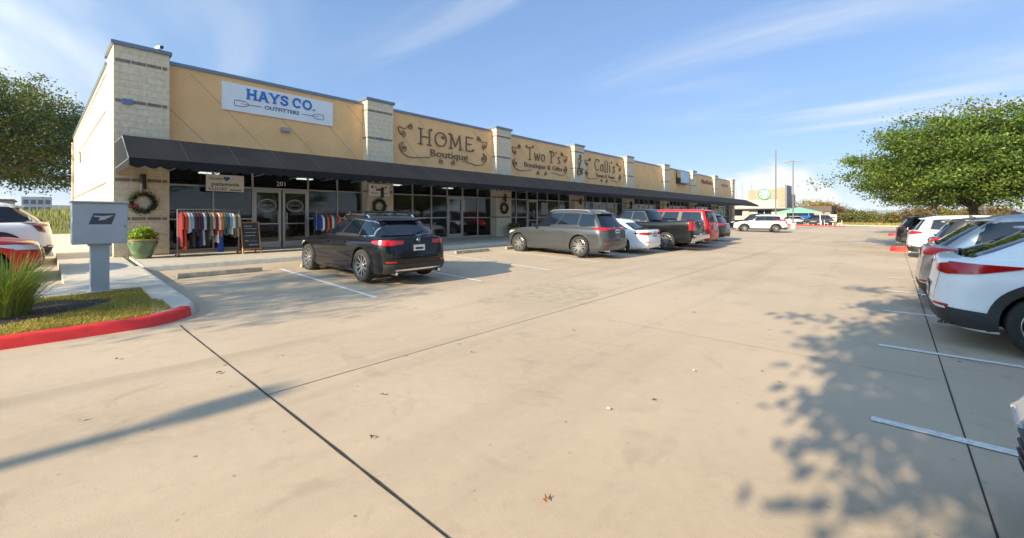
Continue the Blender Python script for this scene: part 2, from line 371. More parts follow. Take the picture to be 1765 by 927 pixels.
# irregular repair patch / darker slab near the aisle
pt = MB(mat('patch_concrete', (.37, .30, .215), .85, var=.2, scale=5))
patch = [(-5.9, 6.3), (-4.6, 6.55), (-4.45, 7.6), (-5.0, 8.5), (-6.1, 8.3), (-6.4, 7.2)]
pt.add([(x, y, .0027) for x, y in patch], [tuple(range(6))])
pt.build('concrete_patch', kind='structure')
OIL = mat('oil_stain', (.20, .165, .125), .6, var=.3, scale=9)
def blot(x, y, r, m, n=22, z=.0029):
    mb = MB(m); ph = [random.uniform(0, 6.3) for _ in range(4)]; g0 = ground_z(x)
    vs = [(x, y, g0+z)]
    for k in range(n):
        a = 2*PI*k/n; rr = r*(1+.22*math.sin(2*a+ph[0])+.18*math.sin(3*a+ph[1])+.12*math.sin(7*a+ph[2])); vs.append((x+rr*math.cos(a), y+rr*.8*math.sin(a), ground_z(x+rr*math.cos(a))+z))
    mb.add(vs, [(0, k+1, (k+1) % n+1) for k in range(n)]); return mb
ob = MB(OIL)
for k in range(60):
    side = random.random() < .6; x = random.uniform(-12.0, -8.2) if side else random.uniform(.9, 3.5); y = random.uniform(3, 45)
    if side and abs(x+7.5) < .5: continue
    for _ in range(random.randint(1, 4)):
        q = blot(x+random.gauss(0, .25), y+random.gauss(0, .25), random.uniform(.015, .07), OIL, 10); ob.add(q.v, q.f)
for k in range(70):
    q = blot(random.uniform(-7, 2), random.uniform(1, 30)*random.random()+.5, random.uniform(.006, .022), OIL, 8); ob.add(q.v, q.f)
ob.build('oil_stain', kind='structure')
ck = MB(mat('hairline_crack', (.24, .20, .15), .9))
def crack(p, d, L_, w=.0016):
    p = Vector(p); a = d; pts = [p.copy()]
    while L_ > 0: a += random.gauss(0, .35); a = lerp_(a, d, .25); st = random.uniform(.03, .08); p = p+Vector((math.cos(a), math.sin(a)))*st; pts.append(p.copy()); L_ -= st
    z = ground_z(pts[0].x)+.0033
    pr = None
    for i, q in enumerate(pts):
        dd = (pts[min(i+1, len(pts)-1)]-pts[max(i-1, 0)]).normalized(); nn = Vector((-dd.y, dd.x)); ww = w*random.uniform(.3, 1.2)
        c_ = ((q.x+nn.x*ww, q.y+nn.y*ww, z), (q.x-nn.x*ww, q.y-nn.y*ww, z))
        if pr: ck.quad(pr[0], pr[1], c_[1], c_[0])
        pr = c_
def lerp_(a, b, t): return a+(b-a)*t
crack((-6.6, 2.4), 1.4, .8)
ck.build('hairline_crack', kind='structure')
# sidewalk along the shops and the peninsula
sheet('sidewalk', [(-16.9, 1.80), (-14.3, 1.80), (-14.3, 72), (-17.32, 72), (-17.32, 2.6), (-16.9, 2.6)], .15, WALK, skirt=.3)
sheet('side_sidewalk', [(-38, .35), (-17, .35), (-16.9, .35), (-16.9, 1.5), (-38, 1.5)], .15, WALK, skirt=.3)
def arc(cx, cy, r, a0, a1, n): return [(cx+r*math.cos(R(a0+(a1-a0)*i/n)), cy+r*math.sin(R(a0+(a1-a0)*i/n))) for i in range(n+1)]
outer = [(-8.05, -12)] + [(-8.05, y) for y in (-6, -3, -1, 0, .5)] + arc(-9.0, .85, .95, 0, 90, 12) + [(-10, 1.8), (-11, 1.8), (-12.5, 1.8), (-14.3, 1.8)]
def kerb(path, name, m, w=.15, h=.15, seg=None):
    mb = MB(m); P = [Vector(p) for p in path]; rows = []
    for i, p in enumerate(P):
        d = (P[min(i+1, len(P)-1)]-P[max(i-1, 0)]).normalized(); nn = Vector((-d.y, d.x))     # inward (left of travel)
        g = ground_z(p.x); row = []
        for (o_, z_) in ((-.02, -.02), (0, .01), (.015, h*.75), (.04, h-.008), (.07, h), (w, h), (w, h-.1)):
            q = p+nn*o_; row.append((q.x, q.y, g+z_))
        rows.append(row)
    vs = [q for r in rows for q in r]; n = 7
    fs = [(i*n+k, (i+1)*n+k, (i+1)*n+k+1, i*n+k+1) for i in range(len(rows)-1) for k in range(n-1)]
    mb.add(vs, fs); return mb.build(name, smooth=True, kind='structure')
kerb(outer[:15], 'kerb', KRED); kerb(outer[14:], 'kerb', KERB)
GRASSG = mat('lawn_soil', (.26, .20, .06), .95, var=.4, scale=8, bump=.5)
MULCH = mat('mulch', (.030, .022, .017), .95, var=.6, scale=30, bump=1, bscale=40)
lawn_poly = [(-10.8, -12), (-8.2, -12), (-8.2, .75)] + arc(-9.0, .8, .8, 5, 75, 6) + [(-9.5, 1.30), (-10.8, 1.32)]
sheet('planting_bed', lawn_poly, .13, GRASSG)
sheet('island_walk', [(-14.3, 1.65)]+[(-12.2, 1.65), (-9.9, 1.65), (-9.0, 1.65)]+[(x, y) for x, y in arc(-9.0, .85, .8, 85, 20, 6)]+[(-9.5, 1.30), (-10.8, 1.32), (-10.8, -12), (-12.3, -12), (-12.3, .35), (-16.9, .35), (-16.9, 1.65)], .148, WALK, skirt=.25)
sheet('mulch_bed', [(-8.6, -12), (-8.55, -1.2), (-8.75, -.35), (-9.1, .25), (-9.6, .75), (-9.95, .85), (-10.3, .3), (-10.3, -12)], .145, MULCH)
sj = MB(JOINT2)
for Y in [1.82+1.5*k for k in range(44)]:
    for x0, x1 in ((-17.3, -14.32),):
        sj.quad((x0, Y-.006, ground_z(x0)+.154), (x1, Y-.006, ground_z(x1)+.154), (x1, Y+.006, ground_z(x1)+.154), (x0, Y+.006, ground_z(x0)+.154))
for Xj in (-10.95, -12.35, -13.9, -15.4):
    sj.quad((Xj-.008, .37, ground_z(Xj)+.1525), (Xj+.008, .37, ground_z(Xj)+.1525), (Xj+.008, 1.64, ground_z(Xj)+.1525), (Xj-.008, 1.64, ground_z(Xj)+.1525))
sj.build('sidewalk_joint', kind='structure')
# kerb along the sidewalk front (faces +X)
kerb([(-14.15, y) for y in (1.8, 6, 12, 20, 40, 72)], 'kerb', KERB)
# right-hand and far kerbs
kerb([(5.6, y) for y in (24, 10, 0, -12)][::-1], 'kerb', KERB)
def island(x0, x1, y0, y1, name):
    pts = [(x0+.5, y0)] + arc(x1-.5, y0+.5, .5, -90, 0, 4) + arc(x1-.5, y1-.5, .5, 0, 90, 4) + arc(x0+.5, y1-.5, .5, 90, 180, 4) + arc(x0+.5, y0+.5, .5, 180, 270, 4)
    kerb(pts, 'kerb', KRED)
    sheet(name, rect(x0+.14, x1-.14, y0+.14, y1-.14), .12, GRASSG)
island(-.1, 5.2, 26.0, 28.4, 'planting_bed'); island(-.3, 5.2, 45.5, 47.8, 'planting_bed')
sheet('road', rect(-60, 60, 84, 92), .01, mat('asphalt', (.06, .06, .062), .9, var=.2))
kerb([(x, 82) for x in (12, -2, -14, -40)], 'kerb', KERB)
# ---- hills and horizon
def hills(name, r0, az0, az1, h, m, seed, dz=0):
    rnd = random.Random(seed); n = 70; vs = []; fs = []
    ph = [rnd.uniform(0, 6.28) for _ in range(6)]
    for i in range(n+1):
        az = az0+(az1-az0)*i/n; k = sum(math.sin(az*f+p)/f**.6 for f, p in zip((5, 11, 23, 41, 67, 97), ph))
        hh = h*(.62+.20*k); e = min(1, i/6, (n-i)/6); hh = max(2, hh*e)
        for rr, zz_ in ((r0, -3), (r0+r0*.12, hh*.55), (r0+r0*.25, hh), (r0*1.6, -3)): vs.append((-math.sin(az)*rr, math.cos(az)*rr, zz_))
    fs = [(i*4+k, (i+1)*4+k, (i+1)*4+k+1, i*4+k+1) for i in range(n) for k in range(3)]
    mb = MB(m); mb.add(vs, fs); return mb.build(name, smooth=True, kind='structure')
HILL = mat('far_hillside', (.045, .060, .032), .95, var=.3, scale=.01)
HILL2 = mat('wooded_hillside', (.030, .048, .030), .95, var=.4, scale=.02)
hills('hills', 2600, R(-40), R(30), 46, HILL, 3)
hills('hills', 700, R(70), R(120), 27, HILL2, 5)
hills('hills', 1500, R(-75), R(-12), 22, HILL2, 9)

# ================================================================= SHOP BUILDING
FX, PX, CZ = -17.2, -16.85, ground_z(-17.3)+.15
bl = empty('strip_mall', (PX, 34, CZ), label='long tan stucco shop row with pale stone piers and a continuous black awning', cat='building')
PIL = [(1.46+8.0*k, 2.74+8.0*k) for k in range(8)]+[(65.35, 66.6)]
Y0, Y1, XB = PIL[0][0], PIL[-1][1], -37.9
# outer walls (side, back) + roof
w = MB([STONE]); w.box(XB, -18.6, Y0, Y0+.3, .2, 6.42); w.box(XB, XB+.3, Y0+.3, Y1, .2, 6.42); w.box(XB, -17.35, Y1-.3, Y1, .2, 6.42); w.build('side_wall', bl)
MB(mat('roof_membrane', (.45, .45, .43), .8)).box(XB+.3, FX-.3, Y0+.3, Y1-.3, 5.6, 5.7).build('roof', bl)
c = MB(COPE); c.box(XB-.05, -18.62, Y0-.05, Y0+.35, 6.42, 6.52); c.box(XB-.05, XB+.35, Y0+.36, Y1+.05, 6.42, 6.52)
c.build('roof_edge', bl)
for k, (a, b) in enumerate(PIL):
    p = MB([STONE, BAND])
    dep = -18.6 if k == 0 else -17.6
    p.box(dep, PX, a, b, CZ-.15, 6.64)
    for z in (1.55, 2.70, 5.02, 6.20):
        # a course of thin dark stone pieces, broken by pale joints
        y = a+.03
        while y < b-.05:
            l = min(.36, b-.03-y); p.box(PX-.05, PX+.012, y, y+l-.03, z-.045, z+.045, 1); y += l
        if k == 0:
            x = XB+.2
            while x < -18.95: p.box(x, x+.37, Y0-.012, Y0+.05, z-.035, z+.035, 1); x += .4
        else: p.box(FX+.02, PX-.02, a-.012, a+.05, z-.035, z+.035, 1)
    p.build('pier', bl)
    c = MB(COPE); c.box(dep-.05, PX+.06, a-.06, b+.06, 6.64, 6.75); c.box(FX-.4, FX+.04, b+.001, b+.06, 6.5, 6.64)
    c.build('pier_cap', bl)
# wall panels with diagonal joints
for k in range(8):
    a, b = PIL[k][1], PIL[k+1][0]
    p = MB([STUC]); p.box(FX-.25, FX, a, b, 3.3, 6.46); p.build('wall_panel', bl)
    g = MB([GROOVE, GROOVE_SHADE]); zt, zb = 6.30, 3.7
    cc = a+3.5
    for sgn in (1, -1):
        for c0 in np.arange(-30, 120, 1.8):
            off = (c0+.03) if sgn == 1 else c0+.05
            pts = []
            # Y - Z = off  or  Y + Z = off
            for z in (zb, zt):
                pts.append((off+z if sgn == 1 else off-z, z))
            (ya, za), (yb, zb_) = pts
            # clip to a..b
            def at_y(Y): return Y-off if sgn == 1 else off-Y
            lo, hi = min(ya, yb), max(ya, yb)
            lo2, hi2 = max(lo, a+.02), min(hi, b-.02)
            if hi2-lo2 < .15: continue
            q = [(lo2, at_y(lo2)), (hi2, at_y(hi2))]
            g.ribbon([Vector(t) for t in q], .022 if sgn == 1 else .018, (FX, 0, 0), (0, 1, 0), (0, 0, 1), (1, 0, 0), .004 if sgn == 1 else .003, mi=0 if sgn == 1 else 1)
    g.build('panel_joints', bl)
    c = MB(COPE); c.box(FX-.4, FX+.05, a+.061, b-.061, 6.46, 6.57); c.build('parapet_cap', bl)
# soffit/header above storefront and interior shell
h = MB([DARKIN, WARMREFL]);
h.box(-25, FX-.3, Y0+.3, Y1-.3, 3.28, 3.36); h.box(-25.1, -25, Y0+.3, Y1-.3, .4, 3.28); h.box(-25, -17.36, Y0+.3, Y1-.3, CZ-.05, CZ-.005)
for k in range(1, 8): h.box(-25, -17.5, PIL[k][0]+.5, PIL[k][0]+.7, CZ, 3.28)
h.box(-21.5, -21.4, 6.2, 9.0, CZ, 2.9, 1)  # warm panel standing in for the yellow reflection in the door glass
h.box(-19.0, -18.9, 6.9, 8.7, 1.5, 2.45, 2); h.mats.append(mat('yellow_reflection', (.62, .36, .05), .8))  # yellower panel nearer the glass, coloured to imitate that reflection
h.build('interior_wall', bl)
LIT = mat('lit_ceiling_panel', (.8, .8, .75), .5, emit=((1, .93, .8), 2.5))
for (x, y) in ((-19.2, 4.3), (-19.2, 7.8), (-19.4, 12.5), (-19.4, 16), (-19.4, 22), (-19.4, 30)):
    MB(LIT).box(x-.15, x+.15, y-.3, y+.3, 3.22, 3.26).build('ceiling_lamp', bl)
# storefronts
GX = -17.30
def storefront(k, mull, doors, header=2.60):
    a, b = PIL[k][1], PIL[k+1][0]
    fr = MB(ALU); gl = MB(GLASS)
    def vm(y, z0=CZ+.0, z1=3.28, w_=.05): fr.box(GX-.05, GX+.045, y-w_/2, y+w_/2, z0, z1)
    ys = [a+.03]+list(mull)+[b-.03]
    for y in ys: vm(y)
    isd = lambda y0, y1: any(abs((y0+y1)/2-(d0+d1)/2) < .5*(d1-d0) for d0, d1 in doors)
    for i in range(len(ys)-1):
        y0, y1 = ys[i]+.026, ys[i+1]-.026
        if isd(y0, y1):
            fr.box(GX-.045, GX+.04, y0, y1, header, header+.07)
        else:
            for z, t in ((CZ+.0, .09), (1.50, .05), (2.62, .05), (3.22, .06)):
                fr.box(GX-.045, GX+.04, y0, y1, z, z+t)
    fr.build('window_frame', bl)
    for i in range(len(ys)-1):
        y0, y1 = ys[i]+.03, ys[i+1]-.03
        if isd(y0, y1): gl.box(GX-.012, GX, y0, y1, header+.072, 3.26)
        else:
            for z0, z1 in ((CZ+.092, 1.498), (1.552, 2.618), (2.672, 3.218)): gl.box(GX-.012, GX, y0, y1, z0, z1)
    gl.build('window_glass', bl)
    for d0, d1 in doors:
        n = 2 if d1-d0 > 1.5 else 1; wd = (d1-d0)/n
        for j in range(n):
            p0, p1 = d0+j*wd+.03, d0+(j+1)*wd-.03
            d = MB(ALU); z0, z1 = CZ+.01, header-.005
            d.box(GX-.03, GX+.06, p0, p0+.085, z0, z1); d.box(GX-.03, GX+.06, p1-.085, p1, z0, z1)
            d.box(GX-.03, GX+.06, p0+.086, p1-.086, z0, z0+.22); d.box(GX-.03, GX+.06, p0+.086, p1-.086, z1-.1, z1)
            do = d.build('door', bl)
            MB(GLASS).box(GX-.005, GX+.01, p0+.086, p1-.086, z0+.221, z1-.101).build('door_glass', do)
            hy = p1-.13 if (n == 2 and j == 0) else p0+.13
            hd = MB(ALU); hd.tube([(GX+.06, hy, 1.35), (GX+.11, hy, 1.35), (GX+.11, hy, 1.75), (GX+.06, hy, 1.75)], .012, 6); hd.box(GX+.06, GX+.075, p0+.09, p1-.09, 1.32, 1.36)
            hd.build('handle', do)
storefront(0, [3.99, 5.19, 7.15, 8.34], [(5.19, 7.15)])
storefront(1, [12.07, 13.2, 14.23, 15.28, 16.4], [(14.23, 15.28)])
for k in range(2, 8):
    a = PIL[k][1]; storefront(k, [a+.9, a+1.95, a+3.0, a+4.1, a+5.4], [(a+1.95, a+3.0)])
# awning
AP = [(PX-.34, 3.80), (-15.30, 3.80), (-14.06, 3.10), (-14.0, 3.08)]
aw = MB([AWN, mat('awning_seam', (.022, .023, .027), .7)]); ay0, ay1 = 1.50, 66.3
nseg = 54
def awz(i): return -.012 if i % 1 == 0 else 0
ysA = [ay0+(ay1-ay0)*i/nseg for i in range(nseg+1)]
rows = []
for i, y in enumerate(ysA):
    for (dy, sag) in (((0, 0),) if i == nseg else ((0, 0), ((ay1-ay0)/nseg/2, .022))):
        rows.append((y+dy, sag))
for i in range(len(rows)-1):
    (ya, sa), (yb, sb) = rows[i], rows[i+1]
    prof = lambda y, s: [(PX+.002, y, 3.80), (-15.30, y, 3.80-s*.2), (-14.68-s*.4, y, 3.45-s), (-14.05, y, 3.10), (-14.02, y, 3.09)]
    A, B = prof(ya, sa), prof(yb, sb)
    for j in range(4): aw.quad(A[j], A[j+1], B[j+1], B[j])
# end panels: near one straight, far one hipped
aw.add([(PX, ay0, 3.80), (-15.30, ay0, 3.80), (-14.02, ay0, 3.09), (PX, ay0, 3.09)], [(0, 1, 2, 3)])
aw.add([(PX, ay1, 3.80), (-15.30, ay1, 3.80), (-14.02, ay1, 3.09), (PX, ay1+1.2, 3.09), (-14.02, ay1+1.2, 3.09)], [(0, 1, 4, 3), (1, 2, 4)])
for y in ysA[1:-1:1]:
    for (p, q) in (((-15.30, 3.80), (-14.68, 3.45)), ((-14.68, 3.45), (-14.05, 3.10))):
        aw.add([(p[0], y-.014, p[1]+.006), (p[0], y+.014, p[1]+.006), (q[0]+.003, y+.014, q[1]+.006), (q[0]+.003, y-.014, q[1]+.006)], [(0, 1, 2, 3)], 1)
awo = aw.build('awning', bl, smooth=True, sharp=25)
AWL = mat('awning_underside', (.30, .29, .27), .8)
u = MB(AWL); u.box(PX+.01, -14.1, ay0+.005, ay0+.012, 2.86, 3.75); 
v = MB(AWN)   # scalloped valance
sc = .30; y = ay0
while y < ay1+1.1:
    pts = [(y, 3.09)]+[(y+sc*t/6, 2.90-.06*math.sin(PI*t/6)) for t in range(7)]+[(y+sc, 3.09)]
    v.add([(-14.02, p[0], p[1]) for p in pts]+[(-14.028, p[0], p[1]) for p in pts], [tuple(range(9)), tuple(range(17, 8, -1))]); y += sc
x = PX
while x < -14.3:
    pts = [(x, 3.09)]+[(x+sc*t/6, 2.90-.06*math.sin(PI*t/6)) for t in range(7)]+[(x+sc, 3.09)]
    v.add([(p[0], ay0, p[1]) for p in pts], [tuple(range(9))]); x += sc
v.build('valance', awo)
f = MB(GREY)     # pipe frame whose ends show above the fabric
for i in range(0, nseg+1):
    y = ysA[i]; f.tube([(PX, y, 3.78), (-15.30, y, 3.765), (-14.08, y, 3.07), (PX, y, 3.02)], .016, 5)
for xx, z in ((-15.30, 3.76), (-14.1, 3.06)): f.tube([(xx, ay0+.05, z), (xx, ay1-.05, z)], .016, 5)
f.build('awning_frame', awo)
# sconces and electrical bits on piers, wall pack, blue junction covers
for k, (a, b) in enumerate(PIL[:8]):
    s = MB([BLACK, WHITE]); ym = (a+b)/2
    s.lathe([(0, 0), (.075, 0), (.075, .46), (0, .46)], (PX+.12, ym, 2.42), 14); s.box(PX, PX+.10, ym-.05, ym+.05, 2.55, 2.75); s.lathe([(0, -.005), (.06, -.005), (.06, 0)], (PX+.12, ym, 2.42), 12, mi=1)
    s.build('wall_lamp', bl, smooth=True)
    q = MB(mat('blue_junction_cover', (.10, .18, .36), .4)); q.box(PX+.013, PX+.05, a+.18, a+.42, 4.93, 5.09) if k == 0 else q.box(PX+.013, PX+.04, ym-.09, ym+.09, 4.96, 5.08)
    q.build('junction_cover', bl)
wp = MB(GREY); wp.box(FX, FX+.16, 6.10, 6.40, 4.82, 4.96); wp.build('flood_lamp', bl)
ve = MB(mat('dark_vent', (.05, .03, .025), .6)); ve.box(-31.5, -31.0, Y0-.03, Y0, 4.35, 4.9); ve.build('vent', bl)
dn = MB(mat('painted_downpipe', (.55, .48, .38), .6)); dn.tube([(XB+.6, Y0-.06, .4), (XB+.6, Y0-.06, 6.1)], .05, 8); dn.build('downpipe', bl)
cm = MB([WHITE, BLACK]); cm.tube([(PX-.1, 2.45, 6.83), (PX+.16, 2.52, 6.80)], .055, 10); cm.tube([(PX+.161, 2.52, 6.80), (PX+.2, 2.53, 6.797)], .05, 10, 1); cm.box(PX-.15, PX-.05, 2.42, 2.48, 6.75, 6.82)
cm.build('security_camera', label='small white security camera on the corner pier cap', cat='camera')
# street number over the door
nm = MB(WHITE); text_into(nm, '201', (GX+.012, 6.17, 2.76), (0, 1, 0), (0, 0, 1), (1, 0, 0), .24, .004); nm.build('door_number', bl)
# door emblem: oval ring with lettering
em = MB(mat('decal_grey', (.42, .42, .40), .5))
for j, yc in enumerate((5.68, 6.66)):
    em = MB(MATS['decal_grey'])
    em.ribbon([Vector((.30*math.cos(2*PI*t/28), .22*math.sin(2*PI*t/28))) for t in range(28)], .03, (GX+.013, yc, 2.02), (0, 1, 0), (0, 0, 1), (1, 0, 0), .003, True)
    em.ribbon([Vector((.23*math.cos(2*PI*t/28), .155*math.sin(2*PI*t/28))) for t in range(28)], .01, (GX+.013, yc, 2.02), (0, 1, 0), (0, 0, 1), (1, 0, 0), .003, True)
    text_into(em, 'HAYS CO.', (GX+.013, yc, 1.985), (0, 1, 0), (0, 0, 1), (1, 0, 0), .12, .003, width=.36); em.build('door_decal', bl)
mt = MB([PLATE, BLACK]); mt.box(GX+.002, GX+.006, 5.55, 5.85, 1.55, 1.75); mt.build('hours_notice', bl)

# ---- letters made of strokes
def curve_pts(c, n=16):
    """Catmull-Rom through control points"""
    P = [Vector(p) for p in c]; out = []
    for i in range(len(P)-1):
        p0, p1, p2, p3 = P[max(i-1, 0)], P[i], P[i+1], P[min(i+2, len(P)-1)]
        for t in np.linspace(0, 1, n, endpoint=False):
            t = float(t); out.append(.5*((2*p1)+(p2-p0)*t+(2*p0-5*p1+4*p2-p3)*t*t+(3*p1-p0-3*p2+p3)*t**3))
    return out+[P[-1]]
def ell(cx, cy, rx, ry, a0=0, a1=360, n=24): return [Vector((cx+rx*math.cos(R(a0+(a1-a0)*i/n)), cy+ry*math.sin(R(a0+(a1-a0)*i/n)))) for i in range(n+1)]
SLAB = {
 'H': (.95, [[(.17, 0), (.17, 1)], [(.78, 0), (.78, 1)], [(.17, .5), (.78, .5)]], [(.17, 0), (.17, 1), (.78, 0), (.78, 1)]),
 'A': (.98, [[(.12, 0), (.49, 1)], [(.49, 1), (.86, 0)], [(.26, .33), (.72, .33)]], [(.12, 0), (.86, 0), (.46, 1)]),
 'Y': (.95, [[(.1, 1), (.475, .45)], [(.475, .45), (.85, 1)], [(.475, .5), (.475, 0)]], [(.1, 1), (.85, 1), (.475, 0)]),
 'S': (.80, ['S'], []), 'C': (.92, ['C'], []), 'O': (.98, ['O'], []), '.': (.3, ['.'], []), ' ': (.42, [], [])}
def slab_text(mb, txt, o, U, V, Nn, hgt, width, st=.20, th=.02):
    tot = sum(SLAB[c][0]+.07 for c in txt); k = width/tot; x = -width/2; U = Vector(U)
    for ch in txt:
        wd, strokes, ser = SLAB[ch]; oo = Vector(o)+U*x
        UU, VV = U*k, Vector(V)*hgt
        def rib(p, w_=st): mb.ribbon(p, w_, oo, UU, VV, Nn, th+random.random()*.0006)
        for s_ in strokes:
            if s_ == 'S': rib(curve_pts([(.68, .70), (.66, .84), (.40, .93), (.17, .80), (.20, .60), (.42, .51), (.64, .40), (.66, .20), (.40, .07), (.13, .17), (.11, .32)], 5))
            elif s_ == 'C': rib(ell(.46, .5, .36, .43, 40, 320)); rib([Vector((.76, .55)), Vector((.76, .95))], .10)
            elif s_ == 'O': rib(ell(.49, .5, .38, .43), st)
            elif s_ == '.': rib([Vector((.05, .08)), Vector((.23, .08))], .16)
            else: rib([Vector(p) for p in s_])
        for (sx, sy) in ser: rib([Vector((sx-.18, .05 if sy == 0 else .95)), Vector((sx+.18, .05 if sy == 0 else .95))], .11)
        x += (wd+.07)*k
YV, ZV, XV = (0, 1, 0), (0, 0, 1), (1, 0, 0)
# HAYS CO. banner board
sg = empty('sign_board', (FX, 6.15, 5.3), label='wide white board sign reading HAYS CO. OUTFITTERS with two blue paddles', cat='shop sign')
MB(WHITE).box(FX+.005, FX+.045, 4.21, 8.10, 5.31, 6.28).build('panel', sg)
t = MB(BLUE); slab_text(t, 'HAYS', (FX+.046, 5.67, 5.80), YV, ZV, XV, .37, 1.44); t.build('lettering', sg); t = MB(BLUE); slab_text(t, 'CO.', (FX+.046, 6.96, 5.80), YV, ZV, XV, .37, .90); t.build('lettering', sg)
t = MB(NAVY); text_into(t, 'OUTFITTERS', (FX+.046, 6.15, 5.545), YV, ZV, XV, .19, .008, width=1.22, bold=.004)
for s in (-1, 1):
    yb = 6.15+s*.70
    t.ribbon([Vector((0, 0)), Vector((s*.42, 0))], .022, (FX+.046, yb, 5.60), YV, ZV, XV, .006)
    pad = [(s*.40, 0), (s*.50, .075), (s*.60, .10), (s*.86, .095), (s*.87, 0), (s*.86, -.095), (s*.60, -.10), (s*.50, -.075)]
    t.ribbon([Vector(p) for p in pad], .022, (FX+.046, yb, 5.60), YV, ZV, XV, .0063, True)
    t.ribbon([Vector((s*.42, 0)), Vector((s*.66, 0))], .014, (FX+.046, yb, 5.60), YV, ZV, XV, .0056)
t.build('paddle_marks', sg)
# scroll helper
def spiral(cx, cy, r, turns, a0, cw=1, n=26): return [Vector((cx+r*(1-.85*i/n)*math.cos(R(a0)+cw*turns*2*PI*i/n), cy+r*(1-.85*i/n)*math.sin(R(a0)+cw*turns*2*PI*i/n))) for i in range(n+1)]
LT = {
 'H': (1.0, [[(.2, .0), (.2, 1)], [(.75, .0), (.75, 1)], [(.2, .5), (.75, .5)], [(.02, .0), (.32, .0)], [(.6, .0), (.9, .0)], [(.02, 1), (.32, 1)]], [(.85, 1.0, .11, 200)]),
 'O': (.95, ['O'], [(.62, .62, .12, 180)]),
 'M': (1.1, [[(.18, 0), (.22, 1)], [(.22, 1), (.52, .15)], [(.52, .15), (.84, 1)], [(.84, 1), (.9, 0)], [(.05, 0), (.32, 0)], [(.78, 0), (1.03, 0)]], [(.12, 1.0, .10, 0)]),
 'E': (.85, [[(.2, 0), (.2, 1)], [(.2, 1), (.72, .98)], [(.2, .5), (.6, .5)], [(.2, 0), (.76, .02)]], [(.75, .1, .09, 270)]),
 'T': (.9, [[(.45, 0), (.45, 1)], [(.05, .92), (.85, 1.0)], [(.3, 0), (.6, 0)]], [(.05, 1.02, .11, 270), (.88, 1.1, .09, 270)]),
 'w': (.85, [[(.08, .62), (.25, 0)], [(.25, 0), (.42, .55)], [(.42, .55), (.6, 0)], [(.6, 0), (.78, .62)]], []),
 'o': (.62, ['o'], []),
 'P': (.8, [[(.25, 0), (.25, 1)], 'P', [(.1, 0), (.4, 0)]], [(.1, .95, .10, 0)]),
 "'": (.22, [[(.08, .82), (.14, 1.0)]], []), 's': (.55, ['s'], []),
 'C': (.85, ['C2'], [(.70, .84, .09, 200)]), 'a': (.62, ['o', [(.5, 0), (.5, .62)]], []), 'l': (.34, [[(.17, 0), (.17, 1)], [(.05, 0), (.3, 0)]], []), 'i': (.34, [[(.17, 0), (.17, .62)], [(.14, .8), (.2, .86)]], []), ' ': (.45, [], [])}
def fancy(mb, txt, o, hgt, width, st=.10, th=.05):
    tot = sum(LT[c][0]+.04 for c in txt); k = width/tot; x = -width/2
    for ch in txt:
        wd, strokes, cur = LT[ch]; oo = Vector(o)+Vector(YV)*x; UU, VV = Vector(YV)*k, Vector(ZV)*hgt
        def rib(p, w_=st): mb.ribbon([Vector(q) for q in p], w_, oo, UU, VV, XV, th+random.random()*.004)
        for s_ in strokes:
            if s_ == 'O': rib(ell(.47, .5, .38, .46))
            elif s_ == 'o': rib(ell(.30, .30, .21, .28))
            elif s_ == 'P': rib(ell(.25, .74, .38, .24, 90, -90, 14))
            elif s_ == 's': rib(curve_pts([(.42, .5), (.28, .6), (.12, .48), (.25, .33), (.4, .18), (.25, .02), (.08, .1)], 5))
            elif s_ == 'C2': rib(ell(.45, .5, .36, .48, 55, 310))
            else: rib(s_)
        for (cx, cy, r, a0) in cur: rib(spiral(cx, cy, r, 1.1, a0, -1, 14), st*.6)
        x += (wd+.04)*k
def scrolls(mb, ya, yb, z0, z1, side, o=FX+.002):
    W_ = yb-ya; H_ = z1-z0; w_ = .026
    def rib(p, ww=w_): mb.ribbon(p, ww, (o, ya, z0), YV, ZV, XV, .04+random.random()*.004)
    for mx_ in (side,):
        f_ = (lambda x: x) if mx_ == 0 else (lambda x: W_-x)
        def F(pts): return [Vector((f_(p[0]), p[1])) for p in pts]
        rib(F(curve_pts([(.30, H_*.62), (.12, H_*.70), (.10, H_*.86), (.42, H_*.82), (.62, H_*.93), (.78, H_*1.0)], 6)))
        rib(F(spiral(.30, H_*.68, .17, 1.5, 270, 1))); rib(F(spiral(.72, H_*.90, .14, 1.5, 90, -1)))
        rib(F(spiral(.38, H_*.28, .20, 1.6, 90, 1)))
        rib(F(curve_pts([(.38, H_*.46), (.10, H_*.34), (.30, H_*.14), (.8, H_*.05), (1.5, H_*.10), (1.9, H_*.12)], 6)))
        rib(F(spiral(W_*.5-.38, .06, .15, 1.4, 90, 1)))
        mb.lathe([(0, 0), (.045, 0), (.045, .045), (0, .045)], (o, ya+f_(.30), z0+H_*.66), 8, 'X'); mb.lathe([(0, 0), (.045, 0), (.045, .045), (0, .045)], (o, ya+f_(.38), z0+H_*.28), 8, 'X')
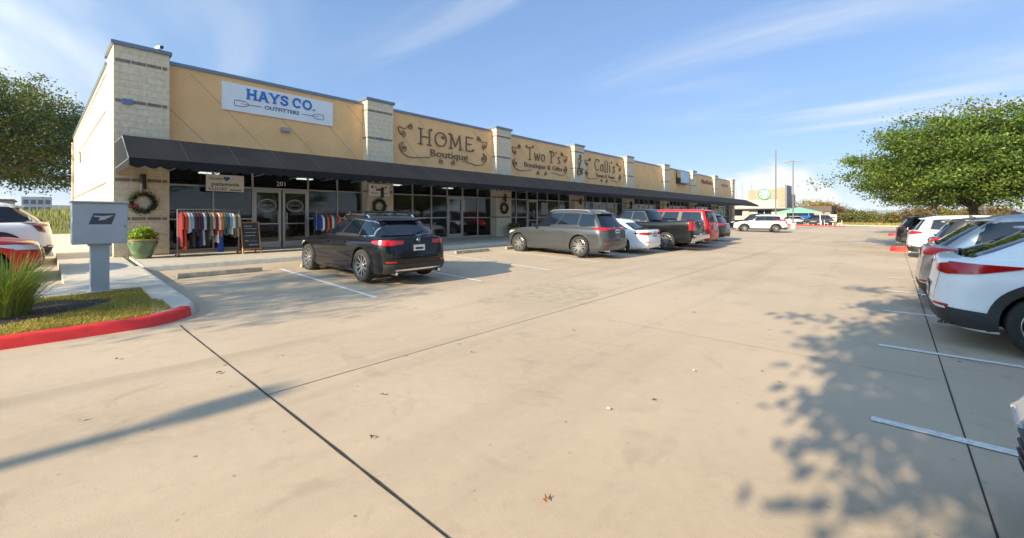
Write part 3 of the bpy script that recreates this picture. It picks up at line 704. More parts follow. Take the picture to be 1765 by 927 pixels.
def text_sign(ya, yb, big, small, bigbox, smallbox, label, extra=None):
    s = empty('wall_sign', (FX, (ya+yb)/2, 5), label=label, cat='shop sign')
    ws_ = big.split(' '); tw_ = [sum(LT[c][0]+.04 for c in w) for w in ws_]; gap = .5 if len(ws_) > 1 else 0; k_ = (bigbox[1]-bigbox[0])/(sum(tw_)+gap*(len(ws_)-1)); y_ = bigbox[0]
    for w, tw in zip(ws_, tw_):
        t = MB(BRONZE); fancy(t, w, (FX+.002, y_+tw*k_/2, bigbox[2]), bigbox[3]-bigbox[2], tw*k_, bigbox[4] if len(bigbox) > 4 else .10); t.build('large_lettering', s); y_ += (tw+gap)*k_
    t = MB(BRONZE); text_into(t, small, (FX+.002, (smallbox[0]+smallbox[1])/2, smallbox[2]), YV, ZV, XV, smallbox[3], .04, width=smallbox[1]-smallbox[0], bold=.001); t.build('small_lettering', s)
    for side in (0, 1): t = MB(BRONZE); scrolls(t, ya, yb, 4.35, 6.05, side); t.build('scrollwork', s)
text_sign(11.15, 17.1, 'HOME', 'Boutique', (12.3, 16.1, 5.15, 5.90, .07), (13.05, 15.55, 4.62, .50), 'bronze metal lettering HOME Boutique framed by scrollwork on the second wall panel')
text_sign(19.1, 25.1, "Two P's", 'Boutique & Gifts', (20.5, 24.3, 5.20, 6.0, .062), (20.3, 24.4, 4.72, .42), "bronze metal lettering Two P's Boutique and Gifts with scrollwork on the third wall panel")
text_sign(27.3, 33.1, "Calli's", 'Tween & Teens', (28.7, 32.1, 5.15, 6.05, .075), (28.9, 31.9, 4.66, .38), "bronze metal lettering Calli's with curled scrollwork on the fourth wall panel")
amp = MB(BRONZE)   # ampersand ornament on the fourth pier
pts = curve_pts([(.55, .0), (.15, .45), (-.02, .78), (.18, .98), (.36, .80), (.18, .55), (-.12, .30), (-.10, .05), (.15, -.06), (.42, .10), (.52, .35)], 6)
amp.ribbon([Vector((p.x*1.1, p.y*1.15)) for p in pts], .10, (PX+.013, 25.85, 4.65), YV, ZV, XV, .05)
amp.ribbon(spiral(.22, .12, .34, 1.3, 0, 1), .07, (PX+.013, 25.85, 4.65), YV, ZV, XV, .056); amp.ribbon(spiral(.30, 1.22, .16, 1.2, 180, -1), .06, (PX+.013, 25.85, 4.65), YV, ZV, XV, .054)
amp.build('ampersand_sign', label="bronze curled ampersand fixed to the pier between the Two P's and Calli's signs", cat='shop sign')
sq = empty('box_sign', (FX, 46.5, 5.2), label='square black-edged box sign with pale blue face and white script', cat='shop sign')
MB(BLACK).box(FX+.01, FX+.5, 45.35, 47.95, 5.05, 6.45).build('cabinet', sq)
MB(mat('sign_pale_blue', (.34, .50, .62), .4)).box(FX+.5, FX+.515, 45.43, 47.87, 5.13, 6.37).build('face', sq)
t = MB(WHITE); t.ribbon(curve_pts([(.3, .3), (.5, .9), (.8, 1.0), (.7, .5), (1.1, .5), (1.3, .8), (1.5, .4), (1.9, .6), (2.1, .9)], 5), .07, (FX+.516, 45.5, 5.1), YV, ZV, XV, .01); t.ribbon([Vector((.5, .25)), Vector((1.8, .25))], .06, (FX+.516, 45.5, 5.1), YV, ZV, XV, .01); t.build('script_mark', sq)
t = MB(mat('sign_dark_red', (.22, .02, .02), .4)); 
for i in range(9): t.box(FX+.003, FX+.09, 53.9+i*.48, 54.22+i*.48, 5.52+(.02 if i % 2 else 0), 5.86 if i % 3 else 6.0)
t.lathe([(0, 0), (.22, 0), (.22, .09), (0, .09)], (FX+.003, 53.55, 5.8), 12, 'X', )
t.build('wall_sign', label='row of small dark red block letters on the panel after the box sign', cat='shop sign')
t = MB(mat('sign_muted_blue', (.13, .17, .30), .4)); 
for i in range(7): t.box(FX+.003, FX+.08, 61.6+i*.42, 61.9+i*.42, 5.55, 5.95 if i % 2 else 5.85)
t.build('wall_sign', label='row of small muted blue letters on the last wall panel', cat='shop sign')
# hanging banners under the awning
def banner(name, ya, yb, z0, z1, x, label):
    e = empty(name, (x, (ya+yb)/2, z0), label=label, cat='banner')
    MB(mat('banner_vinyl', (.82, .81, .77), .5, var=.05, scale=3)).box(x-.01, x+.01, ya, yb, z0, z1).build('sheet', e)
    tb = MB(BLACK)
    for y in (ya+.03, yb-.03): tb.tube([(x, y, z1), (x, y, z1+.18)], .006, 4)
    tb.build('ties', e); return e
e = banner('hanging_banner', 3.70, 4.80, 2.46, 3.02, -15.9+(-1.0), 'white banner reading Howler, patagonia and VUORI hanging under the awning')
t = MB([mat('print_black', (.03, .03, .035), .5), BLUE]); X_ = -16.889
text_into(t, 'Howler', (X_, 3.97, 2.84), YV, ZV, XV, .15, .003, width=.40, shear=.3)
text_into(t, 'patagonia', (X_, 4.25, 2.65), YV, ZV, XV, .17, .003, width=.80, bold=.003)
text_into(t, 'VUORI', (X_, 4.02, 2.49), YV, ZV, XV, .15, .003, width=.52)
t.lathe([(0, 0), (.05, 0), (.05, .004), (0, .004)], (X_, 4.24, 2.91), 12, 'X', 1); t.lathe([(0, 0), (.05, 0), (.05, .004), (0, .004)], (X_, 4.33, 2.91), 12, 'X', 1); t.add([(X_+.005, 4.19, 2.90), (X_+.005, 4.38, 2.90), (X_+.005, 4.285, 2.80)], [(0, 1, 2)], 1)
t.box(X_, X_+.003, 4.38, 4.72, 2.50, 2.535, 0)
t.build('printing', e)
e = banner('hanging_banner', 9.45, 10.45, 2.50, 3.02, -16.72, 'white banner with small brand marks hanging in front of the second pier')
t = MB([MATS['print_black'], mat('print_red', (.4, .03, .03), .5)]); X_ = -16.709
for (yy, z_, r_) in ((9.62, 2.88, .06), (10.28, 2.88, .05), (10.05, 2.62, .05)): t.lathe([(0, 0), (r_, 0), (r_, .004), (0, .004)], (X_, yy, z_), 5, 'X')
t.box(X_, X_+.003, 9.8, 10.05, 2.72, 2.82, 1)
for (a_, b_, z_) in ((9.72, 9.82, 2.86), (10.10, 10.24, 2.80), (9.55, 9.85, 2.60), (10.15, 10.38, 2.60)): t.box(X_, X_+.003, a_, b_, z_, z_+.03)
t.build('printing', e)

# ================================================================= VEHICLES
def lerp(a, b, t): return a+(b-a)*t
def interp(pts, x):
    if x <= pts[0][0]: return pts[0][1]
    for (a, b), (c_, d) in zip(pts, pts[1:]):
        if x <= c_: return b+(d-b)*(x-a)/(c_-a)
    return pts[-1][1]
def paint(name, col, metal=.0, rough=.32):
    return mat('paint_'+name, col, rough, metal, spec=.12, coat=.65)
BOX = [1, 1]
def ring(z, xr, xf, w, rr=.35, rf=.45, br=.06, bf=.14, tap=.05, NS=30):
    rf *= BOX[1]; bf *= BOX[0]
    half = []
    rr = min(rr, w*.8); rf = min(rf, w*.8)
    for i in range(5): y = (w-rr)*i/5; half.append((xr+br*(y/w)**2, y))
    for i in range(8):
        t = PI/2*i/7; y = w-rr+rr*math.sin(t); half.append((xr+rr-rr*math.cos(t)+br*(min(y, w)/w)**2*(1-i/7), y))
    for i in range(1, NS): x = lerp(xr+rr, xf-rf, i/NS); half.append((x, w))
    for i in range(8):
        t = PI/2*(1-i/7); y = w-rf+rf*math.sin(t); half.append((xf-rf+rf*math.cos(t)-bf*(y/w)**2*(i/7), y))
    for i in range(5): y = (w-rf)*(1-(i+1)/5); half.append((xf-bf*(y/w)**2, y))
    xc, hs = (xr+xf)/2, (xf-xr)/2
    half = [(x, y*(1-tap*abs((x-xc)/hs)**3)) for x, y in half]
    full = half+[(x, -y) for x, y in reversed(half[1:-1])]
    return [(x, y, z(x) if callable(z) else z) for x, y in full]
class Body:
    def __init__(s, v, f): s.t = BVHTree.FromPolygons([Vector(p) for p in v], f)
    DIR = {'L': ((0, -1, 0), lambda a, b: (a, 4, b)), 'R': ((0, 1, 0), lambda a, b: (a, -4, b)), 'B': ((1, 0, 0), lambda a, b: (-6, a, b)), 'F': ((-1, 0, 0), lambda a, b: (6, a, b)), 'T': ((0, 0, -1), lambda a, b: (a, b, 5))}
    def hit(s, d, a, b, off=0):
        dv, fo = s.DIR[d]; o = Vector(fo(a, b)); h, n, _, _ = s.t.ray_cast(o, Vector(dv))
        if h is None:
            o2 = o+Vector(dv)*(3.1 if d in 'LR' else 3.6); h, n, _, _ = s.t.find_nearest(o2)
        if n.dot(Vector(dv)) > 0: n = -n
        return h+n*off
    def patch(s, mb, d, bot, top, n=12, m=4, off=.006, skirt=.012, mi=0):
        def pl(P, t):
            if len(P) == 1: return P[0]
            q = t*(len(P)-1); i = min(int(q), len(P)-2); f = q-i
            return (lerp(P[i][0], P[i+1][0], f), lerp(P[i][1], P[i+1][1], f))
        vs = []
        for j in range(m+1):
            for i in range(n+1):
                a, b = pl(bot, i/n), pl(top, i/n); vs.append(s.hit(d, lerp(a[0], b[0], j/m), lerp(a[1], b[1], j/m), off))
        fs = [(j*(n+1)+i, j*(n+1)+i+1, (j+1)*(n+1)+i+1, (j+1)*(n+1)+i) for j in range(m) for i in range(n)]
        edge = [i for i in range(n+1)]+[j*(n+1)+n for j in range(1, m+1)]+[m*(n+1)+i for i in range(n-1, -1, -1)]+[j*(n+1) for j in range(m-1, 0, -1)]
        dv = Vector(s.DIR[d][0]); b0 = len(vs)
        for e in edge: vs.append(vs[e]+dv*(skirt+off))
        k = len(edge); fs += [(edge[i], edge[(i+1) % k], b0+(i+1) % k, b0+i) for i in range(k)]
        return mb.add(vs, fs, mi)
    def line(s, mb, d, pts, w=.01, off=.003, step=.06, mi=0):
        for (a, b) in zip(pts, pts[1:]):
            L_ = math.hypot(b[0]-a[0], b[1]-a[1])
            if L_ < 1e-4: continue
            n = max(1, int(L_/step)); nx, ny = -(b[1]-a[1])/L_*w/2, (b[0]-a[0])/L_*w/2
            s.patch(mb, d, [(a[0]-nx, a[1]-ny), (b[0]-nx, b[1]-ny)], [(a[0]+nx, a[1]+ny), (b[0]+nx, b[1]+ny)], n, 1, off, .004, mi)
def make_wheel(parent, x, y, r, wd, side, rimcol, spokes=5):
    wl_ = MB([WELL, BLACK]); wl_.lathe([(0, -.04*side), (r*.60, -.04*side), (r*.66, -wd*.55*side)], (x, y, r), 24, 'Y'); wl_.lathe([(0, .0), (r*.42, .0), (r*.42, -.02*side)], (x, y+.005*side, r), 20, 'Y', 1)
    wo = wl_.build('wheel', parent, local=True, smooth=True)
    ro = r*.70; h = wd/2
    prof = [(ro-.02, h*.80), (ro, h*.92), (r*.86, h), (r*.95, h*.90), (r*.99, h*.62), (r, 0), (r*.99, -h*.62), (r*.95, -h*.9), (r*.86, -h), (ro, -h*.92)]
    ty = MB(RUBBER); ty.lathe([(a, b) for a, b in prof], (x, y, r), 40, 'Y'); 
    for g in (-.3, .0, .3): ty.lathe([(r+.0015, h*g-.006), (r+.0015, h*g+.006)], (x, y, r), 40, 'Y')
    ty.build('tyre', wo, local=True, smooth=True, sharp=60)
    ri = MB(rimcol); yo = h*.78*side
    ri.lathe([(ro*1.005, yo+.012*side), (ro*.97, yo+.016*side), (ro*.92, yo-.01*side), (ro*.90, yo-.07*side)], (x, y, r), 40, 'Y')
    ri.lathe([(0, yo-.004*side), (r*.13, yo-.006*side), (r*.16, yo-.03*side)], (x, y, r), 20, 'Y')
    for k in range(spokes):
        for dd in (-.16, .16):
            t = 2*PI*k/spokes+dd*.9; t2 = 2*PI*k/spokes+dd*2.0*(5/spokes)**.5
            p0 = Vector((math.cos(t)*r*.10, 0, math.sin(t)*r*.10)); p1 = Vector((math.cos(t2)*ro*.95, 0, math.sin(t2)*ro*.95))
            d = (p1-p0).normalized(); q = Vector((-d.z, 0, d.x)); cc = Vector((x, y, r))
            w0, w1 = r*.055, r*.045
            ya, yb = yo-.022*side, yo-.002*side
            vs = []
            for (p, ww, yy) in ((p0, w0, ya), (p1, w1, yb)):
                for sg_, dy in ((-1, 0), (1, 0), (1, -.035*side), (-1, -.035*side)): vs.append(cc+p+q*ww*sg_+Vector((0, yy+dy, 0)))
            ri.add(vs, [(0, 1, 5, 4), (1, 2, 6, 5), (2, 3, 7, 6), (3, 0, 4, 7), (4, 5, 6, 7)])
    ri.build('rim', wo, local=True, smooth=True, sharp=35)
    return wo
def car(name, label, loc, heading, P, group='parked cars', z=None):
    """heading in degrees, 0 = +X. P: dimensions and styling"""
    g = dict(L=4.7, W=1.88, H=1.64, wb=2.8, fo=.88, R=.36, cl=.22, belt=1.02, hood=.86, cowl=.95, rf=.30, rr=-1.85, bx=-2.15, deck=1.05, kind='suv',
             clad=False, chrome=False, rails=False, tail='side', front='slim', rim=RIM, spokes=5, dloend=-1.75, glass=CARGLASS, bars=False, tailz=.95, roofw=.74, plate=True, crown=.05, rearbumper=CLAD, tailw=.42, roofdark=False, privacy=True)
    g.update(P); S = type('S', (), g); a, hw, H = S.L/2, S.W/2, S.H
    root = empty(name, (*loc, z if z is not None else ground_z(loc[0])), R(heading), label, 'car' if S.kind != 'pickup' else 'pickup truck', group)
    PT = S.paint
    sh = lambda x: interp([(-a, S.deck), (S.bx, lerp(S.deck, S.belt, .5) if S.kind == 'sedan' else S.belt+.03), (S.bx+.5, S.belt+.02), (S.cowl, S.belt), (S.cowl+.35, S.belt-.03), (a-.5, lerp(S.hood, S.belt, .35)), (a, S.hood)], x)
    cl = S.cl; pk = S.kind == 'pickup'
    xr0, xf0 = -a, a; BOX[0] = getattr(S, 'bf', 1); BOX[1] = getattr(S, 'rfk', 1)
    gb = lambda x: S.belt+.035+.02*(1-((x-S.cowl)/(S.bx-S.cowl)*2-1)**2)
    re = lambda x: H-.085-S.crown*((x-lerp(S.rr, S.rf, .62))/(S.rf-S.rr)*1.5)**2
    rz = .12 if pk else .30
    loops = [
        ring(cl+.05, xr0+.38, xf0-.45, hw*.80, rz, .45),
        ring(cl, xr0+.20, xf0-.22, hw*.91, rz, .45),
        ring(cl+.05, xr0+.09, xf0-.10, hw*.955, rz, .45),
        ring(cl+.15, xr0+.03, xf0-.03, hw*.982, rz+.02, .48),
        ring(lerp(cl, S.belt, .36), xr0, xf0, hw*.964, rz+.04, .50),
        ring(lerp(cl, S.belt, .55), xr0+.01, xf0-.005, hw*.978, rz+.05, .52),
        ring(lambda x: lerp(cl, sh(x), .68), xr0+.035, xf0-.02, hw, rz+.06, .55),
        ring(lambda x: lerp(cl, sh(x), .84), xr0+.055, xf0-.06, hw*.992, rz+.06, .58),
        ring(lambda x: sh(x)-.035, xr0+.075, xf0-.11, hw*.972, rz+.06, .60),
        ring(lambda x: sh(x)+.00, xr0+.105, xf0-.19, hw*.945, rz+.06, .60),
        ring(lambda x: lerp(sh(x), gb(x), .45)+.015, lerp(xr0+.105, S.bx, .25 if S.kind != 'suv' else .5), lerp(xf0-.19, S.cowl, .28), hw*.925, rz+.05, .60, tap=.07),
        ring(lambda x: lerp(sh(x), gb(x), .85)+.01, lerp(xr0+.105, S.bx, .85), lerp(xf0-.19, S.cowl, .88), hw*.905, rz, .50, br=.05, bf=.16),
        ring(gb, S.bx, S.cowl, hw*.893, .25, .40, .06, .20),
        ring(lambda x: lerp(gb(x), re(x), .35), lerp(S.bx, S.rr, .30), lerp(S.cowl, S.rf, .36), hw*lerp(.893, S.roofw, .30), .25, .38, .06, .19),
        ring(lambda x: lerp(gb(x), re(x), .75), lerp(S.bx, S.rr, .72), lerp(S.cowl, S.rf, .77), hw*lerp(.893, S.roofw, .70), .24, .36, .06, .18),
        ring(re, S.rr, S.rf, hw*S.roofw, .22, .34, .07, .16),
        ring(lambda x: re(x)+.035, S.rr+.05, S.rf-.07, hw*S.roofw*.95, .2, .32, .07, .15),
        ring(lambda x: re(x)+.062, S.rr+.18, S.rf-.22, hw*S.roofw*.82, .2, .3, .07, .14),
        ring(lambda x: re(x)+.080, S.rr+.40, S.rf-.45, hw*S.roofw*.50, .15, .2, .04, .08)]
    n = len(loops[0]); vs = [p for l in loops for p in l]
    fs = [(i*n+k, i*n+(k+1) % n, (i+1)*n+(k+1) % n, (i+1)*n+k) for i in range(len(loops)-1) for k in range(n)]
    fs += [tuple(range(n))[::-1], tuple((len(loops)-1)*n+k for k in range(n))]
    B = Body(vs, fs)
    # body with wheel arches cut out
    xF, xR = a-S.fo, a-S.fo-S.wb
    mb = MB([PT, WELL]); mb.add(vs, fs); bo = mb.build('body', root, local=True, smooth=True)
    cut = MB([WELL, WELL])
    for xw in (xF, xR):
        for sd in (-1, 1):
            cut.lathe([(0, sd*(hw*.62)), (S.R+.055, sd*(hw*.62)), (S.R+.055, sd*(hw+.3)), (0, sd*(hw+.3))], (xw, 0, S.R), 32, 'Y')
    if pk: cut.box(-a+.12, S.bx-.06, -hw*.80, hw*.80, .75, 2.2)
    cme = bpy.data.meshes.new('cut'); cme.from_pydata(cut.v, [], cut.f); bmc = bmesh.new(); bmc.from_mesh(cme); bmesh.ops.remove_doubles(bmc, verts=bmc.verts[:], dist=1e-5); bmesh.ops.recalc_face_normals(bmc, faces=bmc.faces[:]); bmc.to_mesh(cme); bmc.free()
    cme.materials.append(WELL)
    bmb = bmesh.new(); bmb.from_mesh(bo.data); bmesh.ops.recalc_face_normals(bmb, faces=bmb.faces[:]); bmb.to_mesh(bo.data); bmb.free()
    co = bpy.data.objects.new('cut', cme); COL.objects.link(co); co.matrix_world = Matrix.Identity(4)
    root_loc, root_rot = root.location.copy(), root.rotation_euler.copy(); bo.parent = None
    md = bo.modifiers.new('b', 'BOOLEAN'); md.operation = 'DIFFERENCE'; md.solver = 'EXACT'; md.object = co; md.material_mode = 'TRANSFER'
    bpy.context.view_layer.update(); dg = bpy.context.evaluated_depsgraph_get()
    nm_ = bpy.data.meshes.new_from_object(bo.evaluated_get(dg)); bo.modifiers.clear(); bo.data = nm_; nm_.name = 'body'
    nm_.polygons.foreach_set('use_smooth', [True]*len(nm_.polygons)); nm_.set_sharp_from_angle(angle=R(38))
    bpy.data.objects.remove(co); bo.parent = root
    # wheels
    for xw in (xF, xR):
        for sd in (-1, 1): make_wheel(root, xw, sd*(hw-.125), S.R, .235, sd, S.rim, S.spokes)
    # side glass
    DZ0, DZ1 = S.belt+.055, .105
    topz = lambda x: re(x)-DZ1+.06
    slopeF = (S.cowl-S.rf)/(re(S.rf)-gb(S.cowl)); 
    xfb = S.cowl-.26; xft = S.rf-.10
    xrb, xrt = S.dloend, S.dloend+(.12 if S.kind == 'suv' else .35)
    if S.kind == 'pickup': xrb, xrt = S.bx+.16, S.rr+.12
    if S.kind == 'sedan': xrb, xrt = S.dloend, S.rr+.18
    def curve(n, x0, x1, f): return [(lerp(x0, x1, i/n), f(lerp(x0, x1, i/n))) for i in range(n+1)]
    bot = curve(10, xrb, xfb, lambda x: DZ0+.03*max(0, (xrb+.6-x)/.6)*(S.kind != 'pickup')); top = curve(10, xrt, xft, topz)
    def sub(t0, t1):
        f_ = lambda P, t: (lerp(P[int(min(t*10, 9.999))][0], P[int(min(t*10, 9.999))+1][0], t*10-int(min(t*10, 9.999))), lerp(P[int(min(t*10, 9.999))][1], P[int(min(t*10, 9.999))+1][1], t*10-int(min(t*10, 9.999))))
        k = 6; return [f_(bot, lerp(t0, t1, i/k)) for i in range(k+1)], [f_(top, lerp(t0, t1, i/k)) for i in range(k+1)]
    splits = S.splits if hasattr(S, 'splits') else ([(.02, .25), (.28, .61), (.64, .98)] if S.kind != 'pickup' else [(.03, .45), (.49, .97)])
    if S.kind == 'sedan': splits = [(.02, .14), (.16, .50), (.54, .97)]
    for sd in 'LR':
        tr_ = MB(BLACK); B.patch(tr_, sd, bot, top, 20, 4, .004, .01); to = tr_.build('window_surround', root, local=True, smooth=True)
        for (t0, t1) in splits:
            b_, t_ = sub(t0, t1); b_ = [(x, z+.022) for x, z in b_]; t_ = [(x, z-.02) for x, z in t_]
            gm = MB(S.glass); B.patch(gm, sd, b_, t_, 8, 4, .009, .008); gm.build('side_window', root, local=True, smooth=True)
        if S.chrome:
            ch = MB(CHROME); B.line(ch, sd, bot, .022, .012); B.line(ch, sd, [top[0]]+top+[bot[-1]], .020, .012); B.line(ch, sd, [bot[0], top[0]], .02, .012); ch.build('chrome_trim', root, local=True, smooth=True)
        # door gaps, handles, sill cladding, arches
        sx = S.dx if hasattr(S, 'dx') else [xR+S.R+.28, lerp(xR+S.R, xF-S.R, .53), xF-S.R-.16]
        if S.kind == 'pickup': sx = [S.bx+.16, lerp(S.bx, S.cowl, .5), xF-S.R-.16]
        sgn = 1 if sd == 'L' else -1
        gp = MB(BLACK); zl = cl+.16
        for i, x in enumerate(sx):
            B.line(gp, sd, [(x+(.05 if i else .0), zl), (x, lerp(zl, S.belt, .6)), (x-.01, S.belt+.03)], .009, .0015)
        B.line(gp, sd, [(sx[0], zl), (sx[2]+.05, zl)], .009, .0015)
        gp.build('door_gap', root, local=True)
        hd = MB(S.handle if hasattr(S, 'handle') else PT)
        for x in (sx[0]+.17, sx[1]+.17):
            B.patch(hd, sd, [(x-.09, S.belt-.115), (x+.09, S.belt-.11)], [(x-.09, S.belt-.085), (x+.09, S.belt-.08)], 4, 2, .028, .02); hd.build('door_handle', root, local=True, smooth=True); hd = MB(hd.mats)
        cr = .10 if S.clad else .035
        for xw in (xF, xR):
            ac = MB(CLAD if S.clad else PT)
            inn = []; out = []
            for k in range(21):
                t = R(-12+204*k/20); r1_, r2_ = S.R+.052, S.R+.052+cr
                inn.append((xw+r1_*math.cos(t), max(cl+.03, S.R+r1_*math.sin(t)))); out.append((xw+r2_*math.cos(t), max(cl+.03, S.R+r2_*math.sin(t))))
            B.patch(ac, sd, inn, out, 24, 2, .014 if S.clad else .010, .01)
            ac.build('wheel_arch', root, local=True, smooth=True)
        if S.clad:
            sl = MB(CLAD); x0, x1 = xR+S.R+.10, xF-S.R-.10; B.patch(sl, sd, [(x0, cl+.02), (x1, cl+.02)], [(x0, cl+.16), (x1, cl+.16)], 16, 2, .012, .01); sl.build('sill', root, local=True, smooth=True)
        # mirror
        xm = S.cowl-.42; hz = S.belt+.09; y0 = B.hit(sd, xm, S.belt+.03).y
        mm = MB([PT, BLACK]); mm.tube([(xm+.03, y0*.98, hz-.05), (xm+.02, y0+sgn*.10, hz-.02)], .022, 6, 1)
        mm.obox((xm, y0+sgn*.185, hz+.02), (.045, -.02*sgn, 0), (.0, .095, 0), (0, 0, .068)); mo = mm.build('wing_mirror', root, local=True); bevel(mo, .03, 3)
    # windscreen and rear glass
    zt, zb = re(S.rf)-.035, gb(S.cowl)+.045
    yt, yb_ = hw*S.roofw-.13, hw*.893-.16
    ws = MB(S.glass); B.patch(ws, 'F', [(-yb_, zb), (yb_, zb)], [(-yt, zt), (yt, zt)], 16, 6, .005, .006); ws.build('windscreen', root, local=True, smooth=True)
    zt, zb = re(S.rr)-.05, gb(S.bx)+.03
    if S.kind == 'pickup': zt -= .02
    rg = MB([S.glass]); B.patch(rg, 'B', [(-yb_-.05, zb), (yb_+.05, zb)], [(-yt-.03, zt), (yt+.03, zt)], 16, 6, .005, .006); rgo = rg.build('rear_window', root, local=True, smooth=True)
    if S.kind == 'suv':
        wp_ = MB(BLACK); p0 = B.hit('B', 0, zb+.02, .03); p1 = B.hit('B', -.42, zb+.10, .025); wp_.tube([p0, p1], .010, 5); wp_.lathe([(0, 0), (.03, 0), (.03, .03)], (p0.x-.01, p0.y, p0.z), 8, 'X'); wp_.build('rear_wiper', rgo, local=True)
        # spoiler lip
        sp = MB(PT if not S.roofdark else BLACK); yw = hw*S.roofw-.06; zr = re(S.rr)+.012; xs_ = S.rr+.10
        sp.add([(xs_+.15, -yw, zr+.028), (xs_+.15, yw, zr+.028), (xs_-.24, yw-.08, zr-.012), (xs_-.24, -yw+.08, zr-.012), (xs_+.15, -yw, zr-.02), (xs_+.15, yw, zr-.02), (xs_-.22, yw-.08, zr-.045), (xs_-.22, -yw+.08, zr-.045)], [(0, 1, 2, 3), (4, 7, 6, 5), (3, 2, 6, 7), (1, 5, 6, 2), (0, 3, 7, 4)])
        spo = sp.build('spoiler', root, local=True); bevel(spo, .012)
    # tail lamps
    tz = S.tailz
    def lamp(m, nm, parts, mi=None):
        for s_ in (1, -1):
            mb_ = MB(m)
            for (d, b_, t_) in parts:
                if d in 'BF': B.patch(mb_, d, [(s_*y_, z_) for y_, z_ in b_], [(s_*y_, z_) for y_, z_ in t_], 10, 3, .014, .012)
                else: B.patch(mb_, 'L' if s_ > 0 else 'R', b_, t_, 10, 3, .014, .012)
            mb_.build(nm, root, local=True, smooth=True)
    ye = hw*.80
    if S.tail == 'side':      # wraps from the hatch onto the flank
        lamp(REDL, 'tail_light', [('B', [(ye-S.tailw, tz-.03), (ye+.02, tz-.06)], [(ye-S.tailw, tz+.05), (ye+.02, tz+.06)]), ('L', [(-a+.12, tz-.06), (-a+.55, tz+.0)], [(-a+.16, tz+.07), (-a+.55, tz+.045)])])
    elif S.tail == 'tall':
        lamp(REDL, 'tail_light', [('B', [(ye-.06, tz-.26), (ye+.09, tz-.26)], [(ye-.06, tz+.16), (ye+.07, tz+.16)]), ('L', [(-a+.04, tz-.26), (-a+.20, tz-.24)], [(-a+.05, tz+.16), (-a+.22, tz+.16)])])
    elif S.tail == 'wing':    # long lamp running far onto the flank
        lamp(REDL, 'tail_light', [('B', [(.45, tz-.05), (ye+.02, tz-.085)], [(.42, tz+.01), (ye+.02, tz+.06)]), ('L', [(-a+.13, tz-.085), (-a+.40, tz-.055), (-a+.72, tz+.02)], [(-a+.17, tz+.065), (-a+.40, tz+.055), (-a+.78, tz+.045)])])
    elif S.tail == 'clear':
        lamp(mat('smoked_lamp', (.14, .03, .035), .12, coat=1), 'tail_light', [('B', [(ye-.30, tz+.01), (ye+.02, tz-.02)], [(ye-.30, tz+.06), (ye+.02, tz+.07)]), ('L', [(-a+.12, tz-.02), (-a+.50, tz+.03)], [(-a+.14, tz+.07), (-a+.62, tz+.07)]), ('L', [(-a+.16, tz-.20), (-a+.30, tz-.16)], [(-a+.22, tz-.02), (-a+.42, tz+.01)])])
    if S.bars:
        lb = MB(REDL); B.patch(lb, 'B', [(-ye+.2, tz), (ye-.2, tz)], [(-ye+.2, tz+.035), (ye-.2, tz+.035)], 20, 1, .010, .01); lb.build('light_bar', root, local=True, smooth=True)
    # rear bumper, plate, badge
    rb = MB([S.rearbumper, CHROME, RED_REFL]); B.patch(rb, 'B', [(-hw*.86, cl+.05), (hw*.86, cl+.05)], [(-hw*.88, cl+.24), (hw*.88, cl+.24)], 24, 3, .012, .01)
    if S.chrome: B.patch(rb, 'B', [(-hw*.62, cl+.09), (hw*.62, cl+.09)], [(-hw*.66, cl+.13), (hw*.66, cl+.13)], 20, 1, .03, .02, 1); 
    for s_ in (1, -1): B.patch(rb, 'B', [(s_*(hw*.62), cl+.27), (s_*(hw*.84), cl+.27)], [(s_*(hw*.62), cl+.30), (s_*(hw*.84), cl+.30)], 6, 1, .008, .008, 2)
    rb.build('rear_bumper', root, local=True, smooth=True)
    if S.clad:
        for sd in 'LR':
            q = MB(CLAD); B.patch(q, sd, [(-a+.22, cl+.05), (xR-S.R-.10, cl+.04)], [(-a+.12, cl+.27), (xR-S.R-.12, cl+.24)], 8, 2, .012, .01); q.build('bumper_corner', root, local=True, smooth=True); q = MB(CLAD); B.patch(q, sd, [(xF+S.R+.12, cl+.04), (a-.35, cl+.05)], [(xF+S.R+.14, cl+.24), (a-.28, cl+.24)], 8, 2, .012, .01); q.build('bumper_corner', root, local=True, smooth=True)
    pz = S.platez if hasattr(S, 'platez') else tz-.17
    pc = B.hit('B', 0, pz+.08, 0).x
    pl = MB([PLATE, BLACK]); pl.box(pc-.010, pc-.004, -.155, .155, pz, pz+.155); pl.box(pc-.006, pc+.06, -.20, .20, pz-.02, pz+.19, 1)
    pl.box(pc-.012, pc-.0105, -.11, .11, pz+.05, pz+.10, 1); pl.build('licence_plate', root, local=True)
    gl = MB(BLACK); zz0 = S.belt-.02 if S.kind != 'suv' else S.belt-.01
    B.line(gl, 'B', [(-hw*.80, cl+.27), (hw*.80, cl+.27)], .008, .002); B.line(gl, 'B', [(-hw*.60, cl+.28), (-hw*.68, S.belt-.05)], .007, .002); B.line(gl, 'B', [(hw*.60, cl+.28), (hw*.68, S.belt-.05)], .007, .002)
    gl.build('tailgate_gap', root, local=True)
    bd = MB(CHROME); bp_ = B.hit('B', 0, tz+.05, .008); bd.lathe([(0, -.01), (.045, -.01), (.05, 0)], (bp_.x, 0, bp_.z), 16, 'X'); bd.build('badge', root, local=True)
    ex = MB(CHROME)
    for s_ in (1, -1): ex = MB(CHROME); ex.tube([(-a+.30, s_*hw*.62, cl+.02), (-a+.06, s_*hw*.62, cl+.02)], .035, 10); ex.build('exhaust', root, local=True)
    # front
    hzf = S.hood-.10
